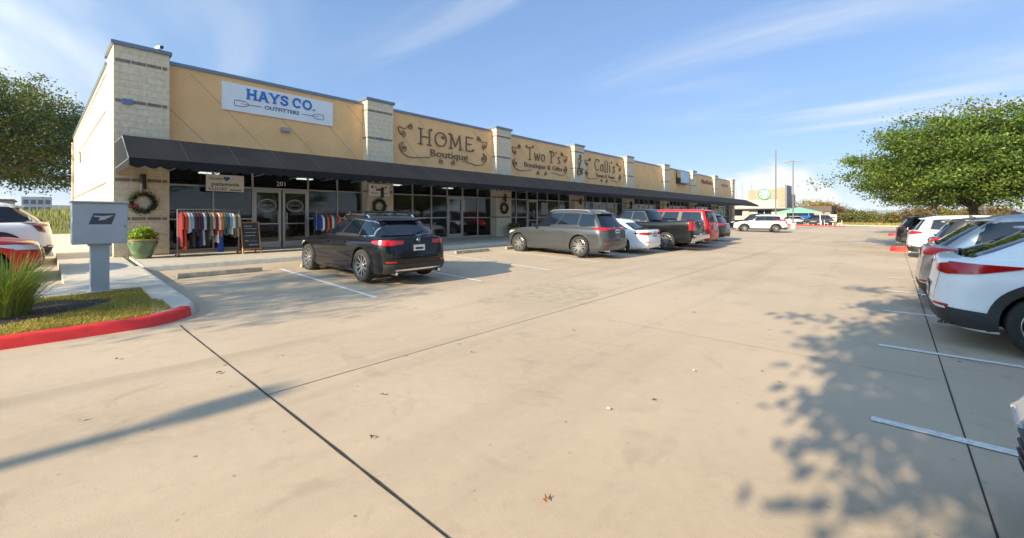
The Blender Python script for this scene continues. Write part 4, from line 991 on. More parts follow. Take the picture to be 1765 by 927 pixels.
    lamp(WHL, 'headlight', [('F', [(hw*.45, hzf-.09), (hw*.92, hzf-.06)], [(hw*.42, hzf+.0), (hw*.92, hzf+.05)]), ('L', [(a-.36, hzf-.06), (a-.60, hzf+.0)], [(a-.40, hzf+.05), (a-.74, hzf+.055)])])
    gr = MB([BLACK, CHROME]); B.patch(gr, 'F', [(-hw*.34, cl+.20), (hw*.34, cl+.20)], [(-hw*.40, hzf), (hw*.40, hzf)], 16, 4, .010, .01)
    for k in range(5): zq = lerp(cl+.24, hzf-.03, k/4); B.line(gr, 'F', [(-hw*.34, zq), (hw*.34, zq)], .014, .02, .06, 1 if S.chrome else 0)
    gr.build('grille', root, local=True, smooth=True)
    fb = MB(CLAD); B.patch(fb, 'F', [(-hw*.8, cl+.04), (hw*.8, cl+.04)], [(-hw*.82, cl+.15), (hw*.82, cl+.15)], 20, 2, .012, .01); fb.build('front_bumper', root, local=True, smooth=True)
    if S.rails:
        for s_ in (1, -1):
            rl = MB(S.railm if hasattr(S, 'railm') else CHROME); yr = s_*hw*S.roofw*.93; x0, x1 = S.rr+.25, S.rf-.12
            rl.tube([(lerp(x0, x1, t/12), yr, re(lerp(x0, x1, t/12))+(.075 if 0 < t < 12 else .02)) for t in range(13)], .016, 6); rl.build('roof_rail', root, local=True, smooth=True)
    if getattr(S, 'crossbars', False):
        for xx in (lerp(S.rr, S.rf, .30), lerp(S.rr, S.rf, .72)):
            cb = MB(BLACK); yr = hw*S.roofw*.93; zz_ = re(xx)+.14; cb.tube([(xx, -yr-.04, zz_), (xx, yr+.04, zz_)], .024, 6)
            for s_ in (1, -1): cb.obox((xx, s_*yr, zz_-.035), (.05, 0, 0), (0, .025, 0), (0, 0, .05))
            cb.build('roof_bar', root, local=True)
    an = MB(BLACK); an.add([(S.rr+.35, 0, re(S.rr+.35)+.07), (S.rr+.52, -.02, re(S.rr+.5)+.07), (S.rr+.52, .02, re(S.rr+.5)+.07), (S.rr+.36, 0, re(S.rr+.4)+.145)], [(0, 1, 3), (0, 3, 2), (1, 2, 3)]); 
    if S.kind != 'pickup': an.build('antenna_fin', root, local=True)
    if pk:
        bk = MB(BLACK); bk.box(-a+.13, S.bx-.07, -hw*.79, hw*.79, .86, .88); bk.build('bed_floor', root, local=True)
        cb = MB(CHROME); x = B.hit('B', 0, .56, 0).x; cb.box(x-.13, x+.02, -hw*.93, hw*.93, .50, .70); co2 = cb.build('step_bumper', root, local=True); bevel(co2, .03)
    return root
RED_REFL = mat('red_reflector', (.35, .01, .01), .3)
P_BLACK = paint('deep_navy_black', (.005, .0055, .008)); P_GRAPH = paint('graphite', (.085, .092, .10), .6, .3); P_WHITE = paint('white', (.80, .80, .78)); P_SILV = paint('silver', (.42, .42, .41), .7, .3)
P_RED = paint('red', (.45, .012, .015)); P_DKRED = paint('dark_red', (.16, .012, .015)); P_TRUCK = paint('black', (.004, .005, .006)); P_DKGREY = paint('dark_grey', (.05, .052, .055), .4)
P_ORED = paint('orange_red', (.50, .03, .015)); P_PEARL = paint('pearl_white', (.74, .76, .79)); P_BLUE = paint('blue', (.02, .08, .35)); P_ICE = paint('ice_silver', (.50, .56, .60), .4)
LG = 'cars parked nose-in along the shop sidewalk'; RG = 'cars parked on the right side of the aisle'
car('parked_suv', 'shiny near-black mid-size SUV with black roof bars parked alone before the first two shops', (-10.62, 5.95), 180, dict(paint=P_BLACK, L=4.82, W=1.92, H=1.60, wb=2.92, fo=.88, R=.385, cowl=.98, rf=.12, rr=-1.52, bx=-2.14, dloend=-1.80, belt=1.0, hood=.90, crown=.085, roofw=.71, tail='side', tailz=.93, chrome=True, rails=True, crossbars=True, rim=RIM, platez=.72, tailw=.36, roofdark=False), LG)
car('parked_suv', 'large grey metallic three-row SUV with black roof rails, parked second along the shops', (-10.2, 14.55), 180, dict(paint=P_GRAPH, L=5.1, W=1.98, H=1.80, crown=.075, roofw=.72, wb=3.0, fo=.95, R=.40, cl=.24, cowl=1.08, rf=.25, rr=-1.98, bx=-2.37, dloend=-2.08, belt=1.06, hood=.98, deck=1.10, tail='side', tailz=1.06, bars=True, rails=True, railm=GREY, rim=RIM, spokes=7, clad=False, rearbumper=P_GRAPH, splits=[(.02, .27), (.29, .63), (.65, .98)]), LG)
car('parked_sedan', 'white sedan with small wide red tail lamps between the grey SUV and the black pickup', (-9.98, 17.6), 180, dict(paint=P_PEARL, kind='sedan', L=4.9, W=1.86, H=1.45, wb=2.83, fo=.93, R=.335, cl=.17, cowl=1.05, rf=.30, rr=-1.25, bx=-1.95, deck=.98, hood=.76, belt=.90, dloend=-1.55, tail='side', tailz=.80, tailw=.45, roofw=.70, rim=RIM, rearbumper=P_PEARL, crown=.07), LG)
car('parked_pickup', 'black crew-cab pickup truck parked beside the white sedan', (-9.55, 20.45), 180, dict(paint=P_TRUCK, kind='pickup', L=5.9, W=2.03, H=1.93, wb=3.70, fo=.95, R=.41, cl=.34, cowl=1.35, rf=.72, rr=-.70, bx=-.98, deck=1.38, belt=1.24, hood=1.14, dloend=-.85, tail='tall', tailz=1.16, roofw=.76, rim=RIM, spokes=6, rearbumper=CHROME, chrome=False, platez=.60, crown=.03), LG)
car('parked_suv', 'long bright red SUV with tall red tail lamps parked beyond the black pickup', (-9.6, 23.3), 180, dict(paint=P_RED, L=5.6, W=2.04, H=1.92, wb=3.3, fo=1.0, R=.40, cl=.28, cowl=1.15, rf=.55, rr=-2.55, bx=-2.72, dloend=-2.5, belt=1.20, hood=1.08, deck=1.2, tail='tall', tailz=1.10, rim=RIM, roofw=.78, rearbumper=P_RED, crown=.02, splits=[(.02, .34), (.40, .66), (.70, .98)]), LG)
car('parked_suv', 'dark red SUV just beyond the long bright red SUV', (-10.0, 26.2), 180, dict(paint=P_DKRED, L=4.8, W=1.9, H=1.72, wb=2.8, fo=.92, R=.37, tail='side', tailz=1.0), LG)
car('parked_suv', 'dark grey SUV farthest along in the row by the shops', (-10.1, 29.1), 180, dict(paint=P_DKGREY, L=4.75, W=1.9, H=1.70, wb=2.8, fo=.92, R=.37, tail='side', tailz=1.0), LG)
car('parked_suv', 'dark navy SUV half hidden behind the far end of the awning', (-11.6, 53.5), 180, dict(paint=P_BLACK, L=4.75, W=1.9, H=1.72, wb=2.8, fo=.92, R=.37), LG)
car('moving_suv', 'white compact SUV crossing the aisle in front of the coffee shop', (-9.6, 46.5), 200, dict(paint=P_WHITE, L=4.55, W=1.82, H=1.66, wb=2.62, fo=.90, R=.35, clad=True, tail='tall', tailz=1.06, rim=RIM, belt=1.0, dloend=-1.7), 'vehicles around the far aisle')
# right row, noses to +X
car('parked_suv', 'white coupe-roofed crossover with long red tail lamps nearest on the right', (2.72, 8.42), 0, dict(paint=P_PEARL, L=4.70, W=1.9, H=1.67, wb=2.80, fo=.92, R=.375, cl=.24, cowl=.95, rf=.20, rr=-1.35, bx=-2.15, dloend=-1.55, belt=1.06, hood=.92, deck=1.08, tail='wing', tailz=1.00, clad=True, rim=RIM, roofw=.74, crown=.10, platez=.55, chrome=True), RG)
car('parked_suv', 'silver SUV with a red light bar parked next beyond the white crossover', (2.75, 11.1), 0, dict(paint=P_SILV, L=4.85, W=1.93, H=1.70, wb=2.85, fo=.92, R=.375, clad=True, tail='side', tailz=1.02, bars=True, rim=RIMD, belt=1.06, rr=-1.6, bx=-2.2), RG)
car('parked_sedan', 'white hatchback with slim red lamps third in the right row', (2.9, 13.8), 0, dict(paint=P_WHITE, L=4.6, W=1.85, H=1.56, wb=2.75, fo=.9, R=.35, tail='side', tailz=.98, rr=-1.5, bx=-2.1, belt=.98), RG)
car('parked_suv', 'white SUV by the red kerb of the tree island', (2.75, 23.1), 0, dict(paint=P_WHITE, L=4.7, W=1.88, H=1.66, wb=2.72, fo=.9, R=.36, clad=True, tail='side', tailz=.98), RG)
car('parked_suv', 'dark grey SUV farthest in the right row beyond the red kerb island', (2.45, 30.6), 0, dict(paint=P_DKGREY, L=4.7, W=1.88, H=1.64, wb=2.72, fo=.9, R=.36, clad=True, tail='side', tailz=.98), RG)
car('parked_sedan', 'silver car facing the aisle, only its front corner in view at the right edge', (2.885, 3.02), 180, dict(paint=P_ICE, kind='sedan', bf=.25, rfk=.42, L=4.8, W=1.86, H=1.45, wb=2.8, fo=.92, R=.335, cl=.17, cowl=1.0, rf=.25, rr=-1.25, bx=-1.9, deck=.98, hood=.74, belt=.90, dloend=-1.5, tailz=.80), RG)
car('parked_suv', 'dark grey hatchback-style SUV fourth in the right row, before the gap', (3.0, 16.5), 0, dict(paint=P_DKGREY, L=4.65, W=1.87, H=1.62, wb=2.7, fo=.9, R=.36, tail='side', tailz=.98, clad=True), RG)
# left side
car('parked_suv', 'white SUV with dark wrap-round glass parked beside the end wall of the shops', (-18.1, -2.1), 270, dict(paint=P_PEARL, L=4.8, W=1.93, H=1.72, wb=2.86, fo=.92, R=.38, clad=True, tail='clear', tailz=1.06, belt=1.08, hood=.98, deck=1.10, rr=-1.7, bx=-2.2, dloend=-2.0, rim=RIMD), 'cars left of the planting bed')
car('parked_sedan', 'bright red car with clear headlamps nosed up to the sidewalk behind the mailbox', (-14.9, -2.25), 90, dict(paint=P_ORED, kind='sedan', L=4.7, W=1.88, H=1.46, wb=2.85, fo=.88, R=.345, cl=.16, cowl=1.1, rf=.3, rr=-1.2, bx=-1.95, deck=.98, hood=.84, belt=.93, dloend=-1.5, tailz=.85), 'cars left of the planting bed')
# far lot beside the coffee shop
car('parked_sedan', 'pale silver-blue sedan parked behind the green shade canopy', (-12.0, 79.0), 215, dict(paint=P_ICE, kind='sedan', L=4.8, W=1.85, H=1.45, wb=2.8, fo=.92, R=.335, cl=.17, cowl=1.0, rf=.25, rr=-1.25, bx=-1.9, deck=.98, hood=.78, belt=.90, dloend=-1.5, tailz=.80), 'vehicles around the far aisle')
car('parked_suv', 'dark SUV at the far end of the lot by the blue truck', (-8.9, 79.5), 200, dict(paint=P_DKGREY, L=4.7, W=1.88, H=1.66, wb=2.72, fo=.9, R=.36), 'vehicles around the far aisle')
car('parked_pickup', 'bright blue pickup truck beyond the shade canopy', (-10.8, 86.5), 160, dict(paint=P_BLUE, kind='pickup', L=5.9, W=2.03, H=2.25, wb=3.70, fo=.95, R=.41, cl=.38, cowl=1.35, rf=.72, rr=-.70, bx=-.98, deck=1.5, belt=1.4, hood=1.3, dloend=-.85, tail='tall', tailz=1.2, roofw=.76, rearbumper=CHROME, crown=.03), 'vehicles around the far aisle')

# ================================================================= PLANTS
def leafmesh(name, pts, size, mats_, parent, aspect=.55, up=.35, weights=None, dirs=None, label=None, cat=None, kind=None, group=None):
    """one mesh of folded leaf blades at the given points (world coordinates)"""
    n = len(pts); P = np.array(pts); s = size*rng.uniform(.65, 1.3, n)[:, None]
    d = rng.normal(size=(n, 3)) if dirs is None else dirs+rng.normal(size=(n, 3))*.35
    d /= np.linalg.norm(d, axis=1)[:, None]; u = rng.normal(size=(n, 3)); u[:, 2] += up*2
    w = np.cross(d, u); w /= (np.linalg.norm(w, axis=1)[:, None]+1e-9); nn = np.cross(w, d)
    V = np.stack([P-d*s*.5, P+w*s*aspect*.5+nn*s*.10, P+d*s*.5, P-w*s*aspect*.5+nn*s*.10], 1).reshape(-1, 3)
    me = bpy.data.meshes.new(name)
    off = np.array(parent.location) if parent else np.zeros(3)
    V = V-off
    me.vertices.add(4*n); me.vertices.foreach_set('co', V.ravel().astype(np.float32))
    me.loops.add(4*n); me.polygons.add(n); me.loops.foreach_set('vertex_index', np.arange(4*n)); me.polygons.foreach_set('loop_start', np.arange(n)*4)
    for m in mats_: me.materials.append(m)
    me.polygons.foreach_set('material_index', rng.choice(len(mats_), n, p=weights).astype(np.int32)); me.update(); me.validate()
    o = bpy.data.objects.new(name, me); COL.objects.link(o)
    if parent: o.parent = parent
    return tag(o, label, cat, group, kind)
SPRIG = [.14]      # share of leaf clumps that stick out past the crown
def crown_points(c, rad, n_cl, per, sig=.32, shell=.55, flat=.6, minz=None):
    c = np.array(c); out = []; cl = []
    for _ in range(n_cl):
        d = rng.normal(size=3); d /= np.linalg.norm(d); r = (shell+(1-shell)*rng.random()**.5)*(rng.uniform(1.08, 1.28) if rng.random() < SPRIG[0] else 1)*(1+.22*math.sin(7*d[0]+3*d[2]+c[0])*math.cos(6*d[1])+.10*math.sin(13*d[1]+9*d[2]))
        p = c+d*np.array(rad)*r
        if minz is not None and p[2] < minz: p[2] = minz+rng.random()*.5
        cl.append(p); k = int(per*rng.uniform(.4, 1.5)); q = rng.normal(size=(k, 3))*sig*rng.uniform(.6, 1.3)*np.array((1.15, 1.15, flat))
        out.append(p+q)
    return np.concatenate(out), cl
def tree(name, loc, h_trunk, r_trunk, blobs, n_cl, per, leaf, mats_, label, group=None, sig=.32, weights=None, minz=None, limbs=14, lean=(0, 0), cat='tree', shell=.5, flat=.6):
    z0 = ground_z(loc[0]); root = empty(name, (*loc, z0), 0, label, cat, group)
    allp, cls = [], []
    tv = sum(b[1][0]*b[1][1]*b[1][2] for b in blobs)
    for c, rad in blobs:
        k = max(4, int(n_cl*rad[0]*rad[1]*rad[2]/tv)); p, cl = crown_points((loc[0]+c[0], loc[1]+c[1], z0+c[2]), rad, k, per, sig, shell, flat, minz); allp.append(p); cls += cl
    tb = MB(BARK); top = Vector((loc[0]+lean[0], loc[1]+lean[1], z0+h_trunk)); base = Vector((*loc, z0-.1))
    tb.tube([base, base+Vector((0, 0, .25)), base.lerp(top, .5)+Vector((.06, -.04, 0)), top], [r_trunk*1.5, r_trunk*1.1, r_trunk*.95, r_trunk*.8], 12)
    tb.build('trunk', root, smooth=True)
    lb = MB(BARK); random.shuffle(cls)
    for i, q in enumerate(cls[:limbs*6]):
        q = Vector(q); s_ = top if i < limbs else None
        if i < limbs:
            m1 = top.lerp(q, .35)+Vector((random.uniform(-.2, .2), random.uniform(-.2, .2), .25)); m2 = top.lerp(q, .7)+Vector((random.uniform(-.25, .25), random.uniform(-.25, .25), .18))
            lb.tube([top-Vector((0, 0, .2)), m1, m2, q], [r_trunk*.55, r_trunk*.36, r_trunk*.2, r_trunk*.06], 7)
        else:
            a = Vector(cls[i % limbs]); k = top.lerp(a, random.uniform(.45, .8)); lb.tube([k, k.lerp(q, .5)+Vector((0, 0, .12)), q], [r_trunk*.17, r_trunk*.10, r_trunk*.04], 5)
    lb.build('limbs', root, smooth=True)
    leafmesh('crown', np.concatenate(allp), leaf, mats_, root, weights=weights)
    return root
OAK = [leafmat('oak_leaf_dark', (.05, .085, .014)), leafmat('oak_leaf_mid', (.10, .155, .020)), leafmat('oak_leaf_yellow', (.20, .24, .030))]
AUT = [leafmat('elm_leaf_green', (.055, .095, .02)), leafmat('elm_leaf_olive', (.11, .14, .028)), leafmat('elm_leaf_rust', (.20, .10, .025))]
IG = 'live oaks on the kerbed parking islands'
tree('oak_tree', (2.6, 27.2), 2.2, .17, [((.2, 0, 4.2), (3.9, 3.8, 1.8)), ((-1.9, -.5, 3.4), (2.1, 2.2, 1.0)), ((1.8, .6, 4.3), (2.8, 2.6, 1.45)), ((-.9, 0, 5.2), (1.9, 1.9, .9)), ((2.9, -1.4, 3.6), (2.2, 2.2, 1.1)), ((.4, -1.6, 3.2), (3.4, 2.4, 1.0))], 900, 125, .12, OAK, 'broad live oak with a low spreading crown on the near red-kerbed island', IG, sig=.27, weights=[.40, .49, .11], minz=2.2)
tree('oak_tree', (2.4, 46.6), 2.3, .16, [((0, 0, 4.3), (4.2, 4.0, 2.0)), ((-2, 0, 3.5), (2, 2, 1.0))], 240, 55, .20, OAK, 'second live oak half hidden behind the broad one on the right', IG, weights=[.33, .45, .22], minz=2.4)
tree('elm_tree', (-44.5, -2.6), 3.3, .34, [((0, 0, 6.8), (5.6, 5.4, 3.6)), ((2.0, 3.0, 5.6), (4.0, 3.4, 2.5)), ((3.0, -2.5, 7.2), (4, 3.5, 3.2)), ((-1, 1, 8.6), (3.5, 3.5, 2.2))], 760, 82, .18, AUT, 'dark green spreading tree with rusty patches behind the white SUV at far left', 'trees left of the shops', sig=.42, weights=[.38, .56, .06], minz=3.6, limbs=18)
tree('elm_tree', (-10.6, -10.0), 3.4, .13, [((0, 0, 5.7), (2.7, 2.0, .9))], 130, 48, .12, AUT, 'thin-leaved tree in the planting bed left of the camera', 'trees in the planting bed', sig=.30, weights=[.4, .4, .2])
SPRIG[0] = .05
tree('oak_tree', (3.68, -4.2), 2.2, .2, [((.1, 0, 5.2), (4.5, 3.7, 2.4)), ((-2.5, 1.0, 4.7), (2.0, 2.0, 1.4)), ((-.3, .8, 6.9), (3.2, 2.4, 1.2)), ((1.4, 1.6, 3.8), (3.0, 2.4, 1.4)), ((3, 0, 6.2), (2.8, 2.8, 1.7)), ((1.3, -1.9, 4.0), (3.3, 2.4, 1.5)), ((.0, -1.5, 3.6), (2.6, 1.8, 1.3)), ((.8, .2, 4.6), (3.8, 2.8, 1.4)), ((1.8, -2.4, 3.0), (2.6, 1.8, 1.0))], 5600, 75, .165, OAK, 'live oak standing behind the camera whose shadow falls over the right stalls', 'live oaks behind the camera', weights=[.33, .45, .22], sig=.21, shell=.42)
SPRIG[0] = .14
for (x, y) in ((15, 4), (16.5, 19)):  # unseen oaks added for the shop windows to reflect
    tree('oak_tree', (x, y), 2.2, .16, [((0, 0, 4.3), (3.8, 3.8, 2.1))], 110, 42, .26, OAK, 'unseen live oak added right of the parked cars for reflections', 'live oaks added for reflections on the right', weights=[.33, .45, .22])
# shrubs at the far edge of the lot
YEL = [leafmat('shrub_gold', (.30, .20, .025)), leafmat('shrub_olive', (.13, .13, .03)), leafmat('shrub_green', (.06, .10, .025))]
RUS = [leafmat('shrub_rust', (.22, .085, .03)), leafmat('shrub_brown', (.14, .085, .045)), YEL[1]]
def shrub(loc, r, h, mats_, w, label, n=90, per=60, leaf=.30, group='shrubs beyond the far kerb'):
    z0 = ground_z(loc[0]); root = empty('shrub', (*loc, z0), 0, label, 'shrub', group)
    p, cl = crown_points((loc[0], loc[1], z0+h*.5), (r, r, h*.5), n, per, r*.16, .3, .8)
    s = MB(BARK)
    for q in cl[:7]: s.tube([(loc[0], loc[1], z0-.05), (*q[:2], q[2])], [.04, .012], 5)
    s.build('stems', root); leafmesh('foliage', p, leaf, mats_, root, weights=w)
SH = [(-12.0, 99, 3.0, 4.4, YEL, [.75, .2, .05], 'round golden shrub tree right behind the shade canopy'), (-9.2, 100, 2.6, 3.6, RUS, [.5, .2, .3], 'rust-coloured shrub right of the golden one'), (-6.6, 101, 2.5, 2.9, YEL, [.2, .5, .3], 'olive shrub right of the rust-coloured one'),
      (-4.2, 100, 2.2, 2.1, YEL, [.1, .4, .5], 'low green shrub beside the small white sign'), (-.6, 97, 2.0, 1.9, YEL, [.35, .4, .25], 'low yellowish shrub in the middle of the far verge'), (3.4, 93, 2.4, 2.9, RUS, [.1, .6, .3], 'brownish twiggy shrub left of the oak crown'),
      (6.6, 92, 2.6, 2.4, YEL, [.4, .4, .2], 'golden-green shrub under the left edge of the oak'), (10, 88, 2.8, 3.0, RUS, [.2, .5, .3], 'reddish brown shrub seen under the oak crown')]
for x, y, r, h, m_, w_, lb_ in SH: shrub((x, y), r, h, m_, w_, lb_)
for i, (x, y) in enumerate(((7.4, 20.5), (7.8, 24.5), (7.6, 29.5), (7.9, 34.5), (8.2, 40))):
    shrub((x, y), 1.5, 2.1 if i != 2 else 1.7, RUS if i % 2 == 0 else YEL, [.15, .5, .35], ['bare reddish shrub behind the white hatchback', 'olive shrub in the strip behind the right row', 'tallest brown twiggy shrub in the right-hand strip', 'green-gold shrub beyond the oak in the right-hand strip', 'last brown shrub of the right-hand strip'][i], 60, 60, .13, 'shrubs in the right-hand strip')
# verge grass
def blades(name, pts, hgt, wdt, mats_, lean=.4, parent=None, weights=None, **k):
    n = len(pts); P = np.array(pts); a = rng.uniform(0, 2*PI, n); h = hgt*rng.uniform(.5, 1.2, n); l = lean*rng.uniform(.2, 1, n)*h
    dx, dy = np.cos(a), np.sin(a); wx, wy = -dy*wdt/2, dx*wdt/2
    if parent: P = P-np.array(parent.location)
    z = P[:, 2]
    def pt(f, hh, s): return np.stack([P[:, 0]+dx*l*f+wx*s, P[:, 1]+dy*l*f+wy*s, z+h*hh], 1)
    V = np.stack([pt(0, 0, 1), pt(0, 0, -1), pt(.3, .6, -.8), pt(.3, .6, .8), pt(1, 1, 0)], 1).reshape(-1, 3)
    fs = []; me = bpy.data.meshes.new(name); b = np.arange(n)*5
    q = np.stack([b, b+1, b+2, b+3], 1); t = np.stack([b+3, b+2, b+4], 1)
    me.from_pydata(V.tolist(), [], q.tolist()+t.tolist())
    for m in mats_: me.materials.append(m)
    mi = rng.choice(len(mats_), n, p=weights); me.polygons.foreach_set('material_index', np.concatenate([mi, mi]).astype(np.int32)); me.update()
    o = bpy.data.objects.new(name, me); COL.objects.link(o)
    if parent: o.parent = parent
    return tag(o, **k)
GR = [leafmat('lawn_green', (.10, .14, .03)), leafmat('lawn_yellow', (.40, .32, .06)), leafmat('lawn_straw', (.34, .27, .11))]
def inpoly(x, y, poly):
    c_ = False; j = len(poly)-1
    for i in range(len(poly)):
        xi, yi = poly[i]; xj, yj = poly[j]
        if (yi > y) != (yj > y) and x < (xj-xi)*(y-yi)/(yj-yi)+xi: c_ = not c_
        j = i
    return c_
mulch_poly = [(-8.6, -12), (-8.55, -1.2), (-8.75, -.35), (-9.1, .25), (-9.6, .75), (-9.95, .85), (-10.3, .3), (-10.3, -12)]
gp_ = []
while len(gp_) < 30000:
    x, y = random.uniform(-10.8, -8.15), 1.4-6.4*random.random()**1.3
    if inpoly(x, y, lawn_poly) and (not inpoly(x, y, mulch_poly) or random.random() < .02): gp_.append((x, y, ground_z(x)+.13))
blades('lawn_grass', gp_, .050, .008, GR, .8, weights=[.10, .52, .38], label='short yellow-green lawn grass inside the red kerb', cat='grass', kind='stuff')
ORN = [leafmat('tall_grass_green', (.19, .26, .04)), leafmat('tall_grass_lime', (.34, .38, .07)), leafmat('tall_grass_straw', (.36, .28, .12))]
def grass_clump(loc, n, h, r, label):
    z0 = ground_z(loc[0])+.13; root = empty('ornamental_grass', (*loc, z0), 0, label, 'plant', 'ornamental grass clumps')
    mb = MB(ORN)
    for _ in range(n):
        a = random.uniform(0, 2*PI); rr = r*.28*random.random()**.5; L_ = h*random.uniform(.65, 1.25); out = random.uniform(.15, 1.0)*r; w_ = random.uniform(.003, .007)
        b = Vector((loc[0]+rr*math.cos(a), loc[1]+rr*math.sin(a), z0)); d = Vector((math.cos(a+random.uniform(-.4, .4)), math.sin(a+random.uniform(-.4, .4)), 0)); s = Vector((-d.y, d.x, 0))*w_
        ps = []
        for t in (0, .3, .6, .85, 1): ps.append(b+d*out*t**1.8+Vector((0, 0, L_*(t-.42*(out/r)*t**3))))
        vs = []
        for i, p in enumerate(ps): k = 1-.9*(i/4)**2; vs += [p+s*k, p-s*k]
        mb.add(vs, [(2*i, 2*i+1, 2*i+3, 2*i+2) for i in range(4)], random.choices((0, 1, 2), (5, 4, 2))[0])
    mb.build('leaves', root)
grass_clump((-9.55, -.30), 950, .86, .80, 'bright green ornamental grass clump in the mulch at the left edge')
grass_clump((-9.45, -2.3), 600, .8, .75, 'second ornamental grass clump farther left in the mulch bed')
# grassy berm behind the left lot, plus verge tufts
bm_ = MB(mat('meadow_grass', (.20, .20, .07), .95, var=.35, scale=.8, bump=.6, bscale=6)); vs = []; nx, ny = 12, 30
for i in range(nx+1):
    for j in range(ny+1):
        x = -46-44*i/nx; y = -60+100*j/ny; vs.append((x, y, .25+1.9*math.sin(min(1, i/4)*PI/2)*(.85+.15*math.sin(y*.3))*min(1, j/3, (ny-j)/3)))
bm_.add(vs, [(i*(ny+1)+j, (i+1)*(ny+1)+j, (i+1)*(ny+1)+j+1, i*(ny+1)+j+1) for i in range(nx) for j in range(ny)]); bm_.build('berm', smooth=True, kind='structure')
vp = [(random.uniform(-46, -60), random.uniform(-12, 12), 0) for _ in range(5000)]
vp = [(x, y, .25+1.9*math.sin(min(1, (-46-x)/44*12/4)*PI/2)*(.85+.15*math.sin(y*.3))-.05) for x, y, _ in vp]
blades('meadow_grass', vp, .6, .05, [GR[0], leafmat('meadow_lime', (.20, .21, .06)), GR[1]], .5, weights=[.35, .45, .2], label='tall yellow-green grass on the bank behind the left lot', cat='grass', kind='stuff')
vp = [(random.uniform(-9, 14), random.uniform(83, 97), 0) for _ in range(5000)]
blades('verge_grass', vp, .5, .06, [GR[1], GR[2], GR[0]], .5, weights=[.4, .4, .2], label='dry straw-coloured grass beyond the far kerb', cat='grass', kind='stuff')

# ================================================================= LIGHT POLES
def light_pole(loc, h, heads, label, r=.075, zb=0):
    root = empty('light_pole', (*loc, zb), 0, label, 'light pole', 'parking-lot light poles')
    MB(KERB).lathe([(0, 0), (.26, 0), (.26, .62), (.22, .68), (0, .68)], (*loc, zb), 20).build('base', root, smooth=True)
    MB(mat('bronze_pole', (.15, .14, .13), .5, metal=.3)).tube([(*loc, zb+.68), (*loc, zb+h)], [r, r*.75], 10).build('pole', root, smooth=True)
    for a in heads:
        m = MB(MATS['bronze_pole']); d = Vector((math.cos(R(a)), math.sin(R(a)), 0)); s = Vector((-d.y, d.x, 0)); c_ = Vector((*loc, zb+h-.05))
        m.tube([c_, c_+d*.35], .03, 6); m.obox(c_+d*.62, d*.30, s*.17, (0, 0, .07)); m.build('lamp_head', root)
    return root
light_pole((-9.6, 54.3), 8.9, (), 'tallest thin light pole, standing behind the white SUV in the aisle')
light_pole((-8.9, 60.5), 8.2, (0, 180), 'light pole with a flat double head right of the tallest pole')
light_pole((4.2, 38.6), 8.15, (50, 230), 'light pole whose cross-shaped top rises out of the oak crown', .10)
light_pole((-5.35, -17.5), 7.9, (90,), 'light pole behind the camera whose shadow crosses the left foreground', .13)
# slim flag / utility poles by the coffee shop
for i, (px_, yy, hh) in enumerate(((-24.5, 98, 7.6), (-23.3, 98, 8.6), (-21.6, 98, 8.4))):
    MB(GREY).tube([(px_, yy, 0), (px_, yy, hh)], [.09, .05], 8).build('utility_pole', label=['short thin pole left of the coffee shop sign', 'taller thin pole in the middle behind the coffee shop roof', 'thin pole nearest the round coffee shop sign'][i], cat='pole', group='thin poles behind the coffee shop')

# ================================================================= COFFEE SHOP AND FAR THINGS
CREAM = mat('cream_render', (.44, .385, .31), .9, var=.06, scale=1); TANW = mat('tan_render', (.30, .235, .165), .9, var=.06, scale=1); DKB = mat('dark_bronze_fin', (.10, .10, .11), .5)
cs = empty('coffee_shop', (-17, 88, 0), label='cream and tan coffee shop with a round green emblem, past the end of the shops', cat='building')
MB(CREAM).box(-19.9, -13.9, 88, 97, 2.95, 5.6).build('tower_wall', cs); MB(TANW).box(-19.95, -15.2, 87.9, 88, 4.6, 6.3).build('sign_wall', cs)
MB(TANW).box(-15.2, -14.1, 87.9, 89.5, 3.2, 6.6).build('sign_wall', cs)
MB(DKB).box(-14.05, -13.75, 87.2, 92, 3.0, 6.95).build('fin_wall', cs)
MB(CREAM).box(-25, -19.9, 88.2, 99, 0, 4.6).build('wing_wall', cs); MB(DKB).box(-25.1, -12.5, 87.3, 97.2, 2.78, 2.95).build('eave', cs)
m = MB(CREAM); m.box(-19.9, -18.6, 88.5, 96, 0, 2.78); m.box(-16.3, -14, 88.5, 96, 0, 2.78); m.build('wall', cs)
m = MB([CARGLASS]); m.box(-18.6, -16.3, 88.6, 88.7, .2, 2.7); m.box(-24, -21, 88.1, 88.2, 1.6, 2.6); m.build('window', cs)
m = MB(ALU); [m.box(x-.05, x+.05, 88.5, 88.6, .1, 2.75) for x in (-18.6, -17.45, -16.3)]; m.build('window_frame', cs)
MB(mat('brown_roof', (.09, .065, .05), .8)).box(-13.7, -7.9, 92, 99, 2.3, 3.3).build('lower_roof', cs); MB(TANW).box(-13.7, -8.1, 92.2, 98.5, 0, 2.3).build('rear_wall', cs)
em = empty('emblem_sign', (-17.3, 87.8, 5.4), label='round white and green emblem with a crowned figure on the coffee shop wall', cat='shop sign')
GRN = mat('emblem_green', (.0, .19, .08), .4); MB(WHITE).lathe([(0, -.1), (1.0, -.1), (1.0, 0)], (-17.3, 87.88, 5.45), 40, 'Y').build('disc', em)
m = MB(GRN); U, V, NN, oo = (1, 0, 0), (0, 0, 1), (0, -1, 0), (-17.3, 87.779, 5.45)
m.ribbon(ell(0, 0, .90, .90, 0, 350, 35), .20, oo, U, V, NN, .01, True)
